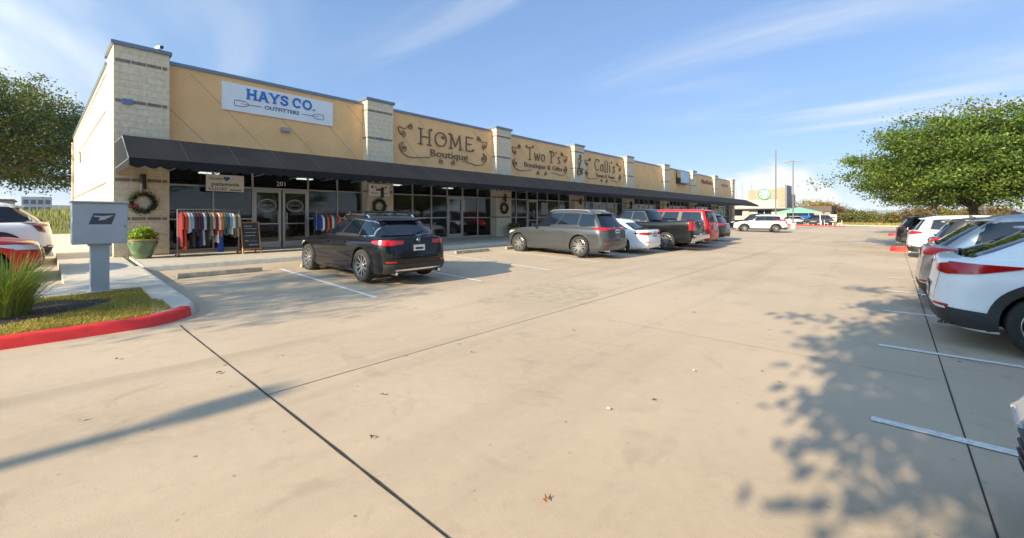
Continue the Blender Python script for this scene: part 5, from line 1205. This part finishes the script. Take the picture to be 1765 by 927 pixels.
for s in (-1, 1):
    for q, w_ in (([(s*.30, .62), (s*.42, .30), (s*.38, 0), (s*.46, -.35), (s*.36, -.70)], .18), ([(s*.56, .45), (s*.66, .1), (s*.62, -.2), (s*.66, -.42)], .15), ([(s*.12, -.45), (s*.20, -.62), (s*.14, -.85)], .10)): m.ribbon(curve_pts(q, 5), w_, oo, U, V, NN, .011+random.random()*.002)
m.ribbon([Vector(p) for p in ((-.18, .55), (-.18, .75), (-.06, .66), (0, .82), (.06, .66), (.18, .75), (.18, .55))], .06, oo, U, V, NN, .012)
m.ribbon(ell(0, .30, .17, .22, 0, 345, 20), .05, oo, U, V, NN, .013, True); m.ribbon([Vector((-.10, -.2)), Vector((.10, -.2))], .3, oo, U, V, NN, .0125)
m.build('figure', em)
cp = empty('shade_canopy', (-11, 80.5, 0), label='pale green pyramid shade canopy over the coffee shop patio', cat='canopy')
m = MB(mat('canopy_green', (.17, .36, .29), .8)); A = [(-14.1, 78.2, 2.12), (-7.9, 78.2, 2.12), (-7.9, 83, 2.12), (-14.1, 83, 2.12), (-11, 80.5, 2.95)]; m.add(A+[(x, y, z-.1) for x, y, z in A[:4]], [(0, 1, 4), (1, 2, 4), (2, 3, 4), (3, 0, 4), (0, 1, 6, 5), (1, 2, 7, 6), (2, 3, 8, 7), (3, 0, 5, 8)]); m.build('fabric', cp)
for (x, y) in ((-13.9, 78.4), (-8.1, 78.4), (-8.1, 82.8), (-13.9, 82.8)): MB(WHITE).tube([(x, y, 0), (x, y, 2.1)], .05, 6).build('post', cp)
kerb([(-14.5, 76.6), (-5.0, 76.6)][::-1]+[(-14.5, 76.6)][:0], 'kerb', KRED)
WPL = mat('white_plastic', (.75, .75, .74), .4)
def patio_chair(x, y, rz, lb_):
    r_ = empty('patio_chair', (x, y, 0), rz, lb_, 'chair', 'white patio chairs by the shade canopy')
    m = MB(WPL); m.box(-.24, .24, -.24, .24, .42, .46); m.build('seat', r_, local=True); m = MB(WPL); m.box(-.24, .24, .21, .25, .5, .95); m.build('backrest', r_, local=True)
    for a in (-.21, .21):
        for b in (-.21, .21): m = MB(WPL); m.box(a-.03, a+.03, b-.03, b+.03, 0, .42); m.build('leg', r_, local=True)
    return r_
def patio_table(x, y, lb_):
    r_ = empty('patio_table', (x, y, 0), 0, lb_, 'table', 'white patio tables by the shade canopy')
    MB(WPL).lathe([(0, .74), (.45, .74), (.45, .70), (0, .70)], (0, 0, 0), 16).build('tabletop', r_, local=True); MB(WPL).lathe([(.25, 0), (.06, .05), (.05, .7)], (0, 0, 0), 12).build('pedestal', r_, local=True)
tw = ['leftmost white patio table behind the white SUV\'s tail', 'second white patio table from the left under the canopy', 'third white patio table, in front of the pale sedan', 'rightmost white patio table near the small white sign']
for i, x in enumerate((-13.2, -11.2, -9.0, -6.6)):
    patio_table(x, 78+.3*i, tw[i]); nm_ = ['leftmost', 'second', 'third', 'rightmost'][i]
    patio_chair(x-.8, 77.9+.3*i, PI/2, f'white patio chair left of the {nm_} patio table'); patio_chair(x+.8, 78.2+.3*i, -PI/2, f'white patio chair right of the {nm_} patio table')
ms = empty('ground_sign', (-7.0, 84, 0), label='small white sign with a green band on the far verge', cat='sign')
MB(WPL).box(-7.5, -6.55, 83.95, 84.05, .8, 1.75).build('panel', ms); MB(GRN).box(-7.3, -6.75, 83.935, 83.945, 1.15, 1.45).build('green_band', ms)
for x in (-7.4, -6.65): MB(GREY).tube([(x, 84, 0), (x, 84, .8)], .03, 6).build('post', ms)
# distant left buildings
d1 = empty('distant_building', (-150, 3, 0), label='pale two-storey building far away left of the shops', cat='building'); MB(mat('pale_wall', (.50, .50, .50), .8)).box(-160, -150, -2.6, 2.2, 1, 6.0).build('wall', d1)
for r_ in range(2):
    for c_ in range(4): MB(mat('pale_glass', (.10, .13, .17), .2)).box(-149.95, -149.9, -2.3+1.15*c_, -1.5+1.15*c_, 2.6+1.7*r_, 3.6+1.7*r_).build('window', d1)
d2 = empty('distant_building', (-120, -18, 0), label='long low beige building far away behind the left tree', cat='building'); MB(mat('beige_wall', (.48, .40, .30), .8)).box(-135, -120, -34, -3.2, 1, 4.3).build('wall', d2); MB(DKB).box(-135.5, -119.5, -34.5, -2.9, 4.3, 4.6).build('roof', d2)

# ================================================================= SIDEWALK PROPS
SZ = ground_z(-16)+.152
# cluster mailbox: body faces +X, pedestal, pad
mb_ = empty('cluster_mailbox', (-10.9, .76, ground_z(-10.9)+.15), 0, 'grey steel cluster mailbox on a square post with a postal eagle decal', 'mailbox'); mz = ground_z(-10.9)+.15
MBG = mat('mailbox_grey', (.36, .40, .44), .42, var=.06, scale=3)
m = MB(MBG); m.box(-11.15, -10.68, .39, 1.12, mz+.88, mz+1.62); b = m.build('cabinet', mb_); bevel(b, .012)
m = MB(MBG); m.box(-11.18, -10.65, .37, 1.14, mz+1.621, mz+1.655); b = m.build('cap', mb_); bevel(b, .01)
m = MB(MBG); m.box(-11.05, -10.77, .63, .88, mz+.02, mz+.88); m.box(-11.09, -10.73, .59, .92, mz, mz+.02); m.box(-11.02, -10.78, .60, .91, mz+.84, mz+.879); b = m.build('pedestal', mb_); bevel(b, .008)
m = MB([mat('decal_charcoal', (.05, .055, .065), .5), mat('decal_light', (.40, .43, .46), .5), mat('decal_blue', (.03, .05, .13), .5)]); X_ = -10.678
def par(y0, y1, z0, z1, sh_, x, mi): m.add([(x, y0, z0), (x, y1, z0), (x, y1+sh_, z1), (x, y0+sh_, z1)], [(0, 1, 2, 3)], mi)
zc = mz+1.235
par(.60, .90, zc, zc+.20, .06, X_, 0); m.add([(X_+.002, .64, zc+.06), (X_+.002, .80, zc+.08), (X_+.002, .93, zc+.165), (X_+.002, .78, zc+.15), (X_+.002, .67, zc+.16)], [(0, 1, 2, 3, 4)], 1)
m.add([(X_+.004, .63, zc+.045), (X_+.004, .72, zc+.06), (X_+.004, .75, zc+.125), (X_+.004, .66, zc+.14)], [(0, 1, 2, 3)], 2)
par(.59, .89, zc-.055, zc-.012, .012, X_, 1); m.build('decal', mb_)
m = MB(ALU); m.box(-10.679, -10.67, .72, .79, mz+1.57, mz+1.59); m.lathe([(0, 0), (.012, 0), (.012, .012)], (-10.68, 1.08, mz+1.2), 8, 'X'); m.build('lock', mb_)
# wheel stops
for k in range(0, 18):
    y = 3.05 if k == 0 else 4.5+2.88*(k-1)+1.44
    if k == 0: y = 3.1
    gz = ground_z(-12.65); wsx = -12.62
    m = MB(mat('weathered_wheel_stop', (.30, .265, .21), .9, var=.45, scale=5, bump=.5)); m.add([(wsx-.075, y-.92, gz), (wsx+.075, y-.92, gz), (wsx+.05, y-.90, gz+.11), (wsx-.05, y-.90, gz+.11), (wsx-.075, y+.92, gz), (wsx+.075, y+.92, gz), (wsx+.05, y+.90, gz+.11), (wsx-.05, y+.90, gz+.11)],
          [(0, 1, 2, 3), (4, 7, 6, 5), (0, 4, 5, 1), (1, 5, 6, 2), (2, 6, 7, 3), (3, 7, 4, 0)])
    where = {0: 'concrete wheel stop nearest the mailbox, with an empty bay before it', 1: 'concrete wheel stop under the nose of the near-black SUV', 2: 'concrete wheel stop in the empty bay left of the big grey SUV', 3: 'concrete wheel stop just left of the big grey SUV nose', 4: 'concrete wheel stop before the big grey SUV', 5: 'concrete wheel stop before the white sedan', 6: 'concrete wheel stop before the black pickup', 7: 'concrete wheel stop before the long bright red SUV', 8: 'concrete wheel stop before the dark red SUV', 9: 'concrete wheel stop before the last dark grey SUV'}.get(k, 'concrete wheel stop in the empty bays beyond the last parked car')
    b = m.build('wheel_stop', label=where, cat='wheel stop', group='wheel stops along the shops'); b.location.z = .004; bevel(b, .012)
# planters
POTG = mat('green_glaze', (.10, .17, .085), .22, var=.35, scale=5, coat=.6); POTR = mat('ochre_rim', (.30, .19, .07), .3, var=.2, coat=.4)
CHART = [leafmat('chartreuse_leaf', (.34, .42, .03)), leafmat('lime_leaf', (.22, .32, .035)), leafmat('fresh_green_leaf', (.10, .20, .03))]
def planter(loc, k, label, mats_, w, n=900, top=.30):
    r_ = empty('potted_plant', (*loc, SZ), 0, label, 'potted plant', 'glazed planters in front of the piers')
    m = MB([POTG, POTR, MULCH]); m.lathe([(p[0]*k, p[1]*k) for p in ((0, 0), (.17, 0), (.19, .02), (.25, .15), (.315, .34), (.345, .46), (.335, .50))], (*loc, SZ), 32)
    m.lathe([(p[0]*k, p[1]*k) for p in ((.335, .50), (.37, .515), (.375, .545), (.345, .56), (.31, .55), (.30, .50))], (*loc, SZ), 32, mi=1); m.lathe([(0, .51*k), (.31*k, .51*k)], (*loc, SZ), 24, mi=2)
    m.build('pot', r_, smooth=True)
    p, cl = crown_points((loc[0], loc[1], SZ+.56*k+top*.35), (.27*k, .27*k, top*.5), 34, n/34, .06, .2, .9); leafmesh('leaves', p, .085, mats_, r_, weights=w)
    st = MB(BARK); [st.tube([(loc[0], loc[1], SZ+.5*k), tuple(q)], .004, 4) for q in cl[:12]]; st.build('stems', r_)
planter((-16.15, 2.02), 1.0, 'green glazed pot with ochre rim full of bright lime leaves at the corner pier', CHART, [.5, .3, .2], 1300)
planter((-16.3, 18.3), .95, 'dark green pot with a low plant at the pier left of the big grey SUV', [OAK[0], CHART[2], OAK[1]], None)
planter((-16.3, 10.05), .95, 'dark green pot at the second pier, hidden behind the near-black SUV', [OAK[0], CHART[2], OAK[1]], None)
# wreaths
WR = [leafmat('wreath_needle_dark', (.018, .035, .012)), leafmat('wreath_needle_mid', (.04, .065, .02)), leafmat('wreath_tip', (.09, .11, .035))]
for i, (y, z, r_) in enumerate(((2.10, 2.03, .27), (10.0, 2.05, .26), (18.05, 2.06, .26), (34.05, 2.06, .26))):
    w_ = empty('wreath', (PX+.07, y, z), 0, ['dark green wreath with a small red bow on the corner pier', 'wreath on the second pier above the near-black SUV', 'wreath on the third pier left of the big grey SUV', 'wreath on the fifth pier behind the parked cars'][i], 'wreath', 'wreaths hung on the stone piers')
    t = rng.uniform(0, 2*PI, 1500); q = rng.normal(size=(1500, 3))*.042
    p = np.stack([PX+.075+q[:, 0]*.8, y+r_*np.cos(t)+q[:, 1], z+r_*np.sin(t)+q[:, 2]], 1); leafmesh('greenery', p, .07, WR, w_, aspect=.28, weights=[.55, .33, .12])
    m = MB(BARK); m.tube([(PX+.06, y+r_*math.cos(a), z+r_*math.sin(a)) for a in np.linspace(0, 2*PI, 25)], .02, 6); m.build('ring', w_)
    if i == 0:
        m = MB(mat('bow_red', (.32, .02, .03), .6)); m.add([(PX+.13, y-.20, z-.12), (PX+.14, y-.30, z-.05), (PX+.14, y-.31, z-.17)], [(0, 1, 2)]); m.add([(PX+.13, y-.20, z-.12), (PX+.14, y-.10, z-.06), (PX+.14, y-.11, z-.18)], [(0, 1, 2)]); m.obox((PX+.14, y-.20, z-.12), (.015, 0, 0), (0, .02, 0), (0, 0, .02)); m.build('bow', w_)
# clothes racks with every garment its own thing
def cloth(name, col, **k): return mat('cloth_'+name, col, .9, var=.12, scale=14, bump=.3, bscale=16)
CC = {'dark red': (.20, .015, .02), 'orange-red': (.52, .06, .025), 'pale grey': (.42, .43, .46), 'light blue': (.22, .34, .50), 'charcoal': (.03, .032, .04), 'navy': (.015, .025, .085), 'maroon': (.09, .012, .025), 'grey-green': (.10, .14, .12), 'teal': (.03, .13, .14), 'beige': (.45, .37, .27), 'cream': (.68, .63, .54), 'orange': (.55, .14, .02), 'white': (.70, .70, .68), 'royal blue': (.01, .05, .26), 'olive': (.13, .13, .07), 'black': (.02, .02, .022), 'pink': (.5, .16, .18)}
def garment(rack, y, top, length, col, label, group, kind=0):
    """shirt/jacket on a hanger: shoulders across X, a body with folds, sleeves hanging at both sides"""
    r_ = empty('hanging_garment', (rack, y, top), 0, label, 'garment', group)
    m = MB(cloth(col, CC[col])); W2 = .23; ny = 9; rows = []
    ph = random.uniform(0, 6)
    for j in range(9):
        t = j/8; z = -.03-length*t; hw_ = W2*(.82+.22*min(1, t*4)) if t > 0 else W2*.35; th = .022+.035*t+.006*math.sin(t*9+ph)
        row = []
        for i in range(ny*2):
            a = 2*PI*i/(ny*2); fold = 1+.25*math.sin(a*4+ph+t*2)*t
            row.append((hw_*math.cos(a), th*math.sin(a)*fold+.012*math.sin(t*5+ph), z-.02*abs(math.cos(a))*(t == 0)-.015*math.sin(a*3+ph)*(t == 1)))
        rows.append(row)
    vs = [p for r in rows for p in r]; n = ny*2
    fs = [(a*n+i, a*n+(i+1) % n, (a+1)*n+(i+1) % n, (a+1)*n+i) for a in range(8) for i in range(n)]+[tuple(range(n))]
    m.add(vs, fs); m.build('body', r_, local=True, smooth=True, sharp=70)
    if kind == 0:
        for s in (-1, 1):
            m = MB(cloth(col, CC[col])); l = random.uniform(.42, .56)
            m.tube([(s*.17, 0, -.06), (s*.245, .01, -.16), (s*.265, .02, -.34), (s*.255, .025, -.06-l)], [.035, .055, .048, .040], 8); m.build('sleeve', r_, local=True, smooth=True)
    m = MB(ALU); m.tube([(-.18, 0, -.06), (0, 0, .0), (.18, 0, -.06)], .004, 4); m.tube([(0, 0, 0), (0, 0, .045), (0.018, 0, .06), (.0, 0, .075)], .003, 4); m.build('hanger', r_, local=True)
def rack(x, y0, y1, label, h=1.42):
    r_ = empty('clothes_rack', (x, (y0+y1)/2, SZ), 0, label, 'clothes rack', 'clothes racks on the sidewalk')
    m = MB(GREY); m.tube([(x, y0, SZ+h), (x, y1, SZ+h)], .014, 8); m.build('rail', r_)
    for y in (y0, y1): MB(GREY).tube([(x, y, SZ+.08), (x, y, SZ+h)], .014, 8).build('upright', r_)
    m = MB(mat('rack_base_wood', (.42, .24, .07), .5)); m.box(x-.03, x+.03, y0, y1, SZ+.085, SZ+.12); [m.box(x-.27, x+.27, y-.025, y+.025, SZ+.06, SZ+.084) for y in (y0, y1)]; m.build('base', r_)
    for y in (y0, y1):
        for s in (-.24, .24): MB(RUBBER).lathe([(0, -.012), (.03, -.012), (.03, .012), (0, .012)], (x+s, y, SZ+.03), 10, 'Y').build('castor', r_)
rack(-16.05, 2.80, 4.42, 'grey rolling rack packed with clothes left of the chalkboard')
seq = ['dark red', 'orange-red', 'pale grey', 'light blue', 'charcoal', 'maroon', 'navy', 'pale grey', 'black', 'grey-green', 'beige', 'dark red', 'cream', 'orange', 'grey-green', 'teal', 'light blue', 'white', 'olive', 'beige']
lens = [1.0, 1.15, .62, .60, 1.05, .72, 1.05, 1.0, .95, .85, .72, .70, .95, .78, .70, .72, .66, .70, .80, .78]
ordn = ['leftmost', 'second', 'third', 'fourth', 'fifth', 'sixth', 'seventh', 'eighth', 'ninth', 'tenth', 'eleventh', 'twelfth', 'thirteenth', 'fourteenth', 'fifteenth', 'sixteenth', 'seventeenth', 'eighteenth', 'nineteenth', 'rightmost']
for i, c_ in enumerate(seq):
    y = 2.88+1.46*i/19; ln = 'long' if lens[i] > .9 else 'short'
    garment(-16.05, y, SZ+1.42-.06, lens[i], c_, f'{ln} {c_} garment, {ordn[i]} from left on the rack beside the chalkboard', 'clothes on the rack left of the doors')
rack(-16.05, 6.95, 7.75, 'second rolling rack of clothes right of the glass doors', 1.35)
seq2 = ['royal blue', 'white', 'navy', 'orange', 'dark red', 'cream', 'teal', 'orange-red', 'pink']
for i, c_ in enumerate(seq2):
    garment(-16.05, 6.99+.09*i, SZ+1.35-.06, [.9, .6, .85, .65, .7, .6, .75, .7, .66][i], c_, f'{c_} garment, {ordn[i] if i < 8 else "last"} from left on the rack right of the doors', 'clothes on the rack right of the doors')
g_ = empty('draped_cloth', (-15.95, 3.86, SZ), 0, 'royal blue cloth hanging low from the rack beside the chalkboard', 'cloth')
m = MB(cloth('royal blue', CC['royal blue'])); pts = [(.03+.02*math.sin(a*3), .08*math.cos(a)) for a in np.linspace(0, 2*PI, 12, endpoint=False)]
vs = []
for j in range(6):
    for i in range(12): a = 2*PI*i/12; vs.append((-15.86+.05*math.sin(a)*(.7+.3*j/5), 3.86+.10*math.cos(a)*(.6+.4*j/5)+.01*math.sin(j*2+i), SZ+.62-.54*j/5))
m.add(vs, [(a*12+i, a*12+(i+1) % 12, (a+1)*12+(i+1) % 12, (a+1)*12+i) for a in range(5) for i in range(12)]+[tuple(range(12))]); m.build('fold', g_, smooth=True)
# chalkboard A-frame
sb = empty('chalkboard_sign', (-15.9, 4.68, SZ), 0, 'orange wooden A-frame chalkboard with chalk writing beside the clothes rack', 'sandwich board')
for (dx, nm_) in ((0.0, 'front_frame'), (-.0, 'rear_frame')):
    s = 1 if nm_ == 'front_frame' else -1; m = MB(WOOD)
    P0 = lambda y, t: Vector((-15.9+s*(.26-.22*t), y, SZ+1.03*t))
    for y in (4.42, 4.94): m.tube([P0(y, 0), P0(y, 1)], .022, 4)
    m.tube([P0(4.42, .98), P0(4.94, .98)], .024, 4); m.tube([P0(4.42, .14), P0(4.94, .14)], .022, 4); fo = m.build(nm_, sb)
    m = MB(mat('chalkboard_black', (.028, .032, .032), .8, var=.3, scale=6)); m.add([P0(4.45, .16), P0(4.91, .16), P0(4.91, .96), P0(4.45, .96)], [(0, 1, 2, 3)]); m.build('slate', fo)
    if s == 1:
        m = MB([mat('chalk_white', (.6, .62, .62), .9), mat('chalk_yellow', (.5, .42, .08), .9), mat('chalk_blue', (.12, .25, .45), .9)]); U_ = (P0(4.45, 1)-P0(4.45, 0)).normalized()
        for (t_, ya, yb, mi, amp_) in ((.86, 4.50, 4.72, 0, .02), (.78, 4.50, 4.86, 0, .012), (.66, 4.52, 4.84, 0, .015), (.56, 4.50, 4.80, 0, .012), (.40, 4.50, 4.60, 1, .03), (.38, 4.64, 4.86, 2, .03), (.27, 4.60, 4.88, 0, .03)):
            n_ = 22; pp = [Vector((ya+(yb-ya)*i/n_, amp_*math.sin(i*1.9)*random.uniform(.4, 1.2))) for i in range(n_+1)]
            m.ribbon(pp, .009, P0(0, t_)+Vector((.008, 0, 0)), (0, 1, 0), U_, (1, 0, 0), .002, mi=mi)
        m.build('chalk_marks', fo)
# window displays seen through / on the glass
def poster(y0, y1, z0, z1, col, nm_='window_poster'):
    MB(mat('poster_%d_%d' % (int(y0*10), int(z0*10)), col, .6)).box(GX+.003, GX+.008, y0, y1, z0, z1).build(nm_, bl)
poster(28.2, 29.0, 1.9, 2.6, (.03, .16, .45)); poster(29.4, 30.1, 1.9, 2.5, (.30, .30, .26)); poster(22.2, 22.9, 1.7, 2.5, (.38, .36, .40)); poster(24.3, 24.9, 1.7, 2.4, (.36, .38, .44))
poster(37.2, 38.2, 1.8, 2.6, (.45, .50, .50)); poster(31.0, 32.6, 1.8, 2.3, (.28, .26, .20))
for i in range(5): poster(43.4+i*1.2, 44.1+i*1.2, 1.75, 2.55, [(.5, .46, .40), (.42, .07, .05), (.5, .48, .44), (.40, .10, .07), (.42, .40, .38)][i])
for i in range(5): poster(51.4+i*1.2, 52.0+i*1.2, 1.75, 2.5, [(.06, .26, .10), (.5, .5, .46), (.08, .30, .12), (.48, .46, .42), (.07, .28, .10)][i])
for i in range(3): poster(60+i*1.4, 60.8+i*1.4, 1.7, 2.5, (.42, .46, .48))
# a few goods inside the first shops
for i, (y, c_) in enumerate(((3.2, 'teal'), (3.5, 'olive'), (4.5, 'navy'), (4.8, 'beige'), (7.6, 'orange'), (7.9, 'dark red'), (8.7, 'light blue'), (11.6, 'pale grey'), (12.6, 'teal'), (15.8, 'white'), (16.8, 'dark red'), (13.6, 'beige'))):
    z_ = 1.75; r_ = garment(-18.4-.3*(i % 2), y, z_+.1, .8, c_, f'{c_} garment on show inside the window, {["leftmost","second","third","fourth","fifth","sixth","seventh","eighth","ninth","tenth","eleventh","last"][i]} along the first two shops', 'clothes shown inside the shop windows')
# fallen leaves
lf = [(-2.87, 1.65, 0), (-1.49, 1.95, 1), (-1.79, 3.22, 2), (-1.41, 2.56, 0), (-1.58, 3.65, 0), (-3.48, 2.1, 0), (-3.75, 3.46, 0), (-2.04, 1.30, 1), (-4.84, .23, 2), (-4.86, .86, 0), (-5.23, 1.26, 0), (-2.3, 1.47, 1), (-3.39, 5.09, 0), (-.57, 3.62, 1), (-1.56, 4.6, 2), (-4.99, 3.73, 0), (-6.6, .6, 0), (-7.2, -.1, 0), (-2.5, 7.4, 0), (-3.1, 9.2, 0), (.9, 2.6, 0), (1.6, 5.3, 0), (-6.2, 4.4, 0)]
LFM = [mat('dry_leaf_brown', (.10, .055, .03), .8), mat('dry_leaf_orange', (.42, .16, .04), .8), mat('dry_leaf_pale', (.50, .43, .30), .8)]
for (x, y, c_) in lf[::2]+lf[1:8:4]:
    m = MB(LFM[c_]); l = random.uniform(.014, .027); vs = [(0, 0, .012)]
    for k in range(9): a = 2*PI*k/9; rr = l*(1+.45*math.cos(a)**2)*(1.15 if k % 2 else .75); vs.append((rr*math.cos(a), rr*.6*math.sin(a), .006+random.uniform(.0, .016)))
    m.add(vs, [(0, k, k % 9+1) for k in range(1, 10)]); o = m.build('fallen_leaf', local=True, label=['small dark brown dry leaf lying on the concrete', 'orange dry leaf lying on the concrete near the dark joint', 'pale curled leaf lying on the open concrete'][c_], cat='leaf', group=['dark brown fallen leaves', 'orange fallen leaves', 'pale fallen leaves'][c_])
    o.location = (x, y, ground_z(x)+.004); o.rotation_euler = (0, 0, random.uniform(0, 6))
# unseen oaks added behind the camera to darken reflections in cars and windows
for (x, y, s) in ((-24, -34, 0), (-13, -37, 0), (-3, -35, 0), (7, -38, 0), (17, -33, 0)):
    tree('oak_tree', (x, y), 2.2, .16, [((0, 0, 4.0), (5.4, 3.6, 3.3))], 120, 44, .34, OAK, 'unseen oak added behind the camera to darken reflections', 'oaks added behind the camera for reflections', weights=[.33, .45, .22])

# ================================================================= AIR
hz = MB(None); hz.mats = [bpy.data.materials.new('haze')]; hm = hz.mats[0]; hm.use_nodes = True; nt = hm.node_tree; nt.nodes.remove(nt.nodes['Principled BSDF'])
pv = nt.nodes.new('ShaderNodeVolumePrincipled'); pv.inputs['Color'].default_value = (.86, .91, 1, 1); pv.inputs['Density'].default_value = .00022
nt.links.new(pv.outputs[0], nt.nodes['Material Output'].inputs['Volume'])
hz.box(-4700, 4700, -4700, 4700, -5, 75); hz.build('haze', kind='stuff', label='thin pale air that turns the far hills blue', cat='haze')
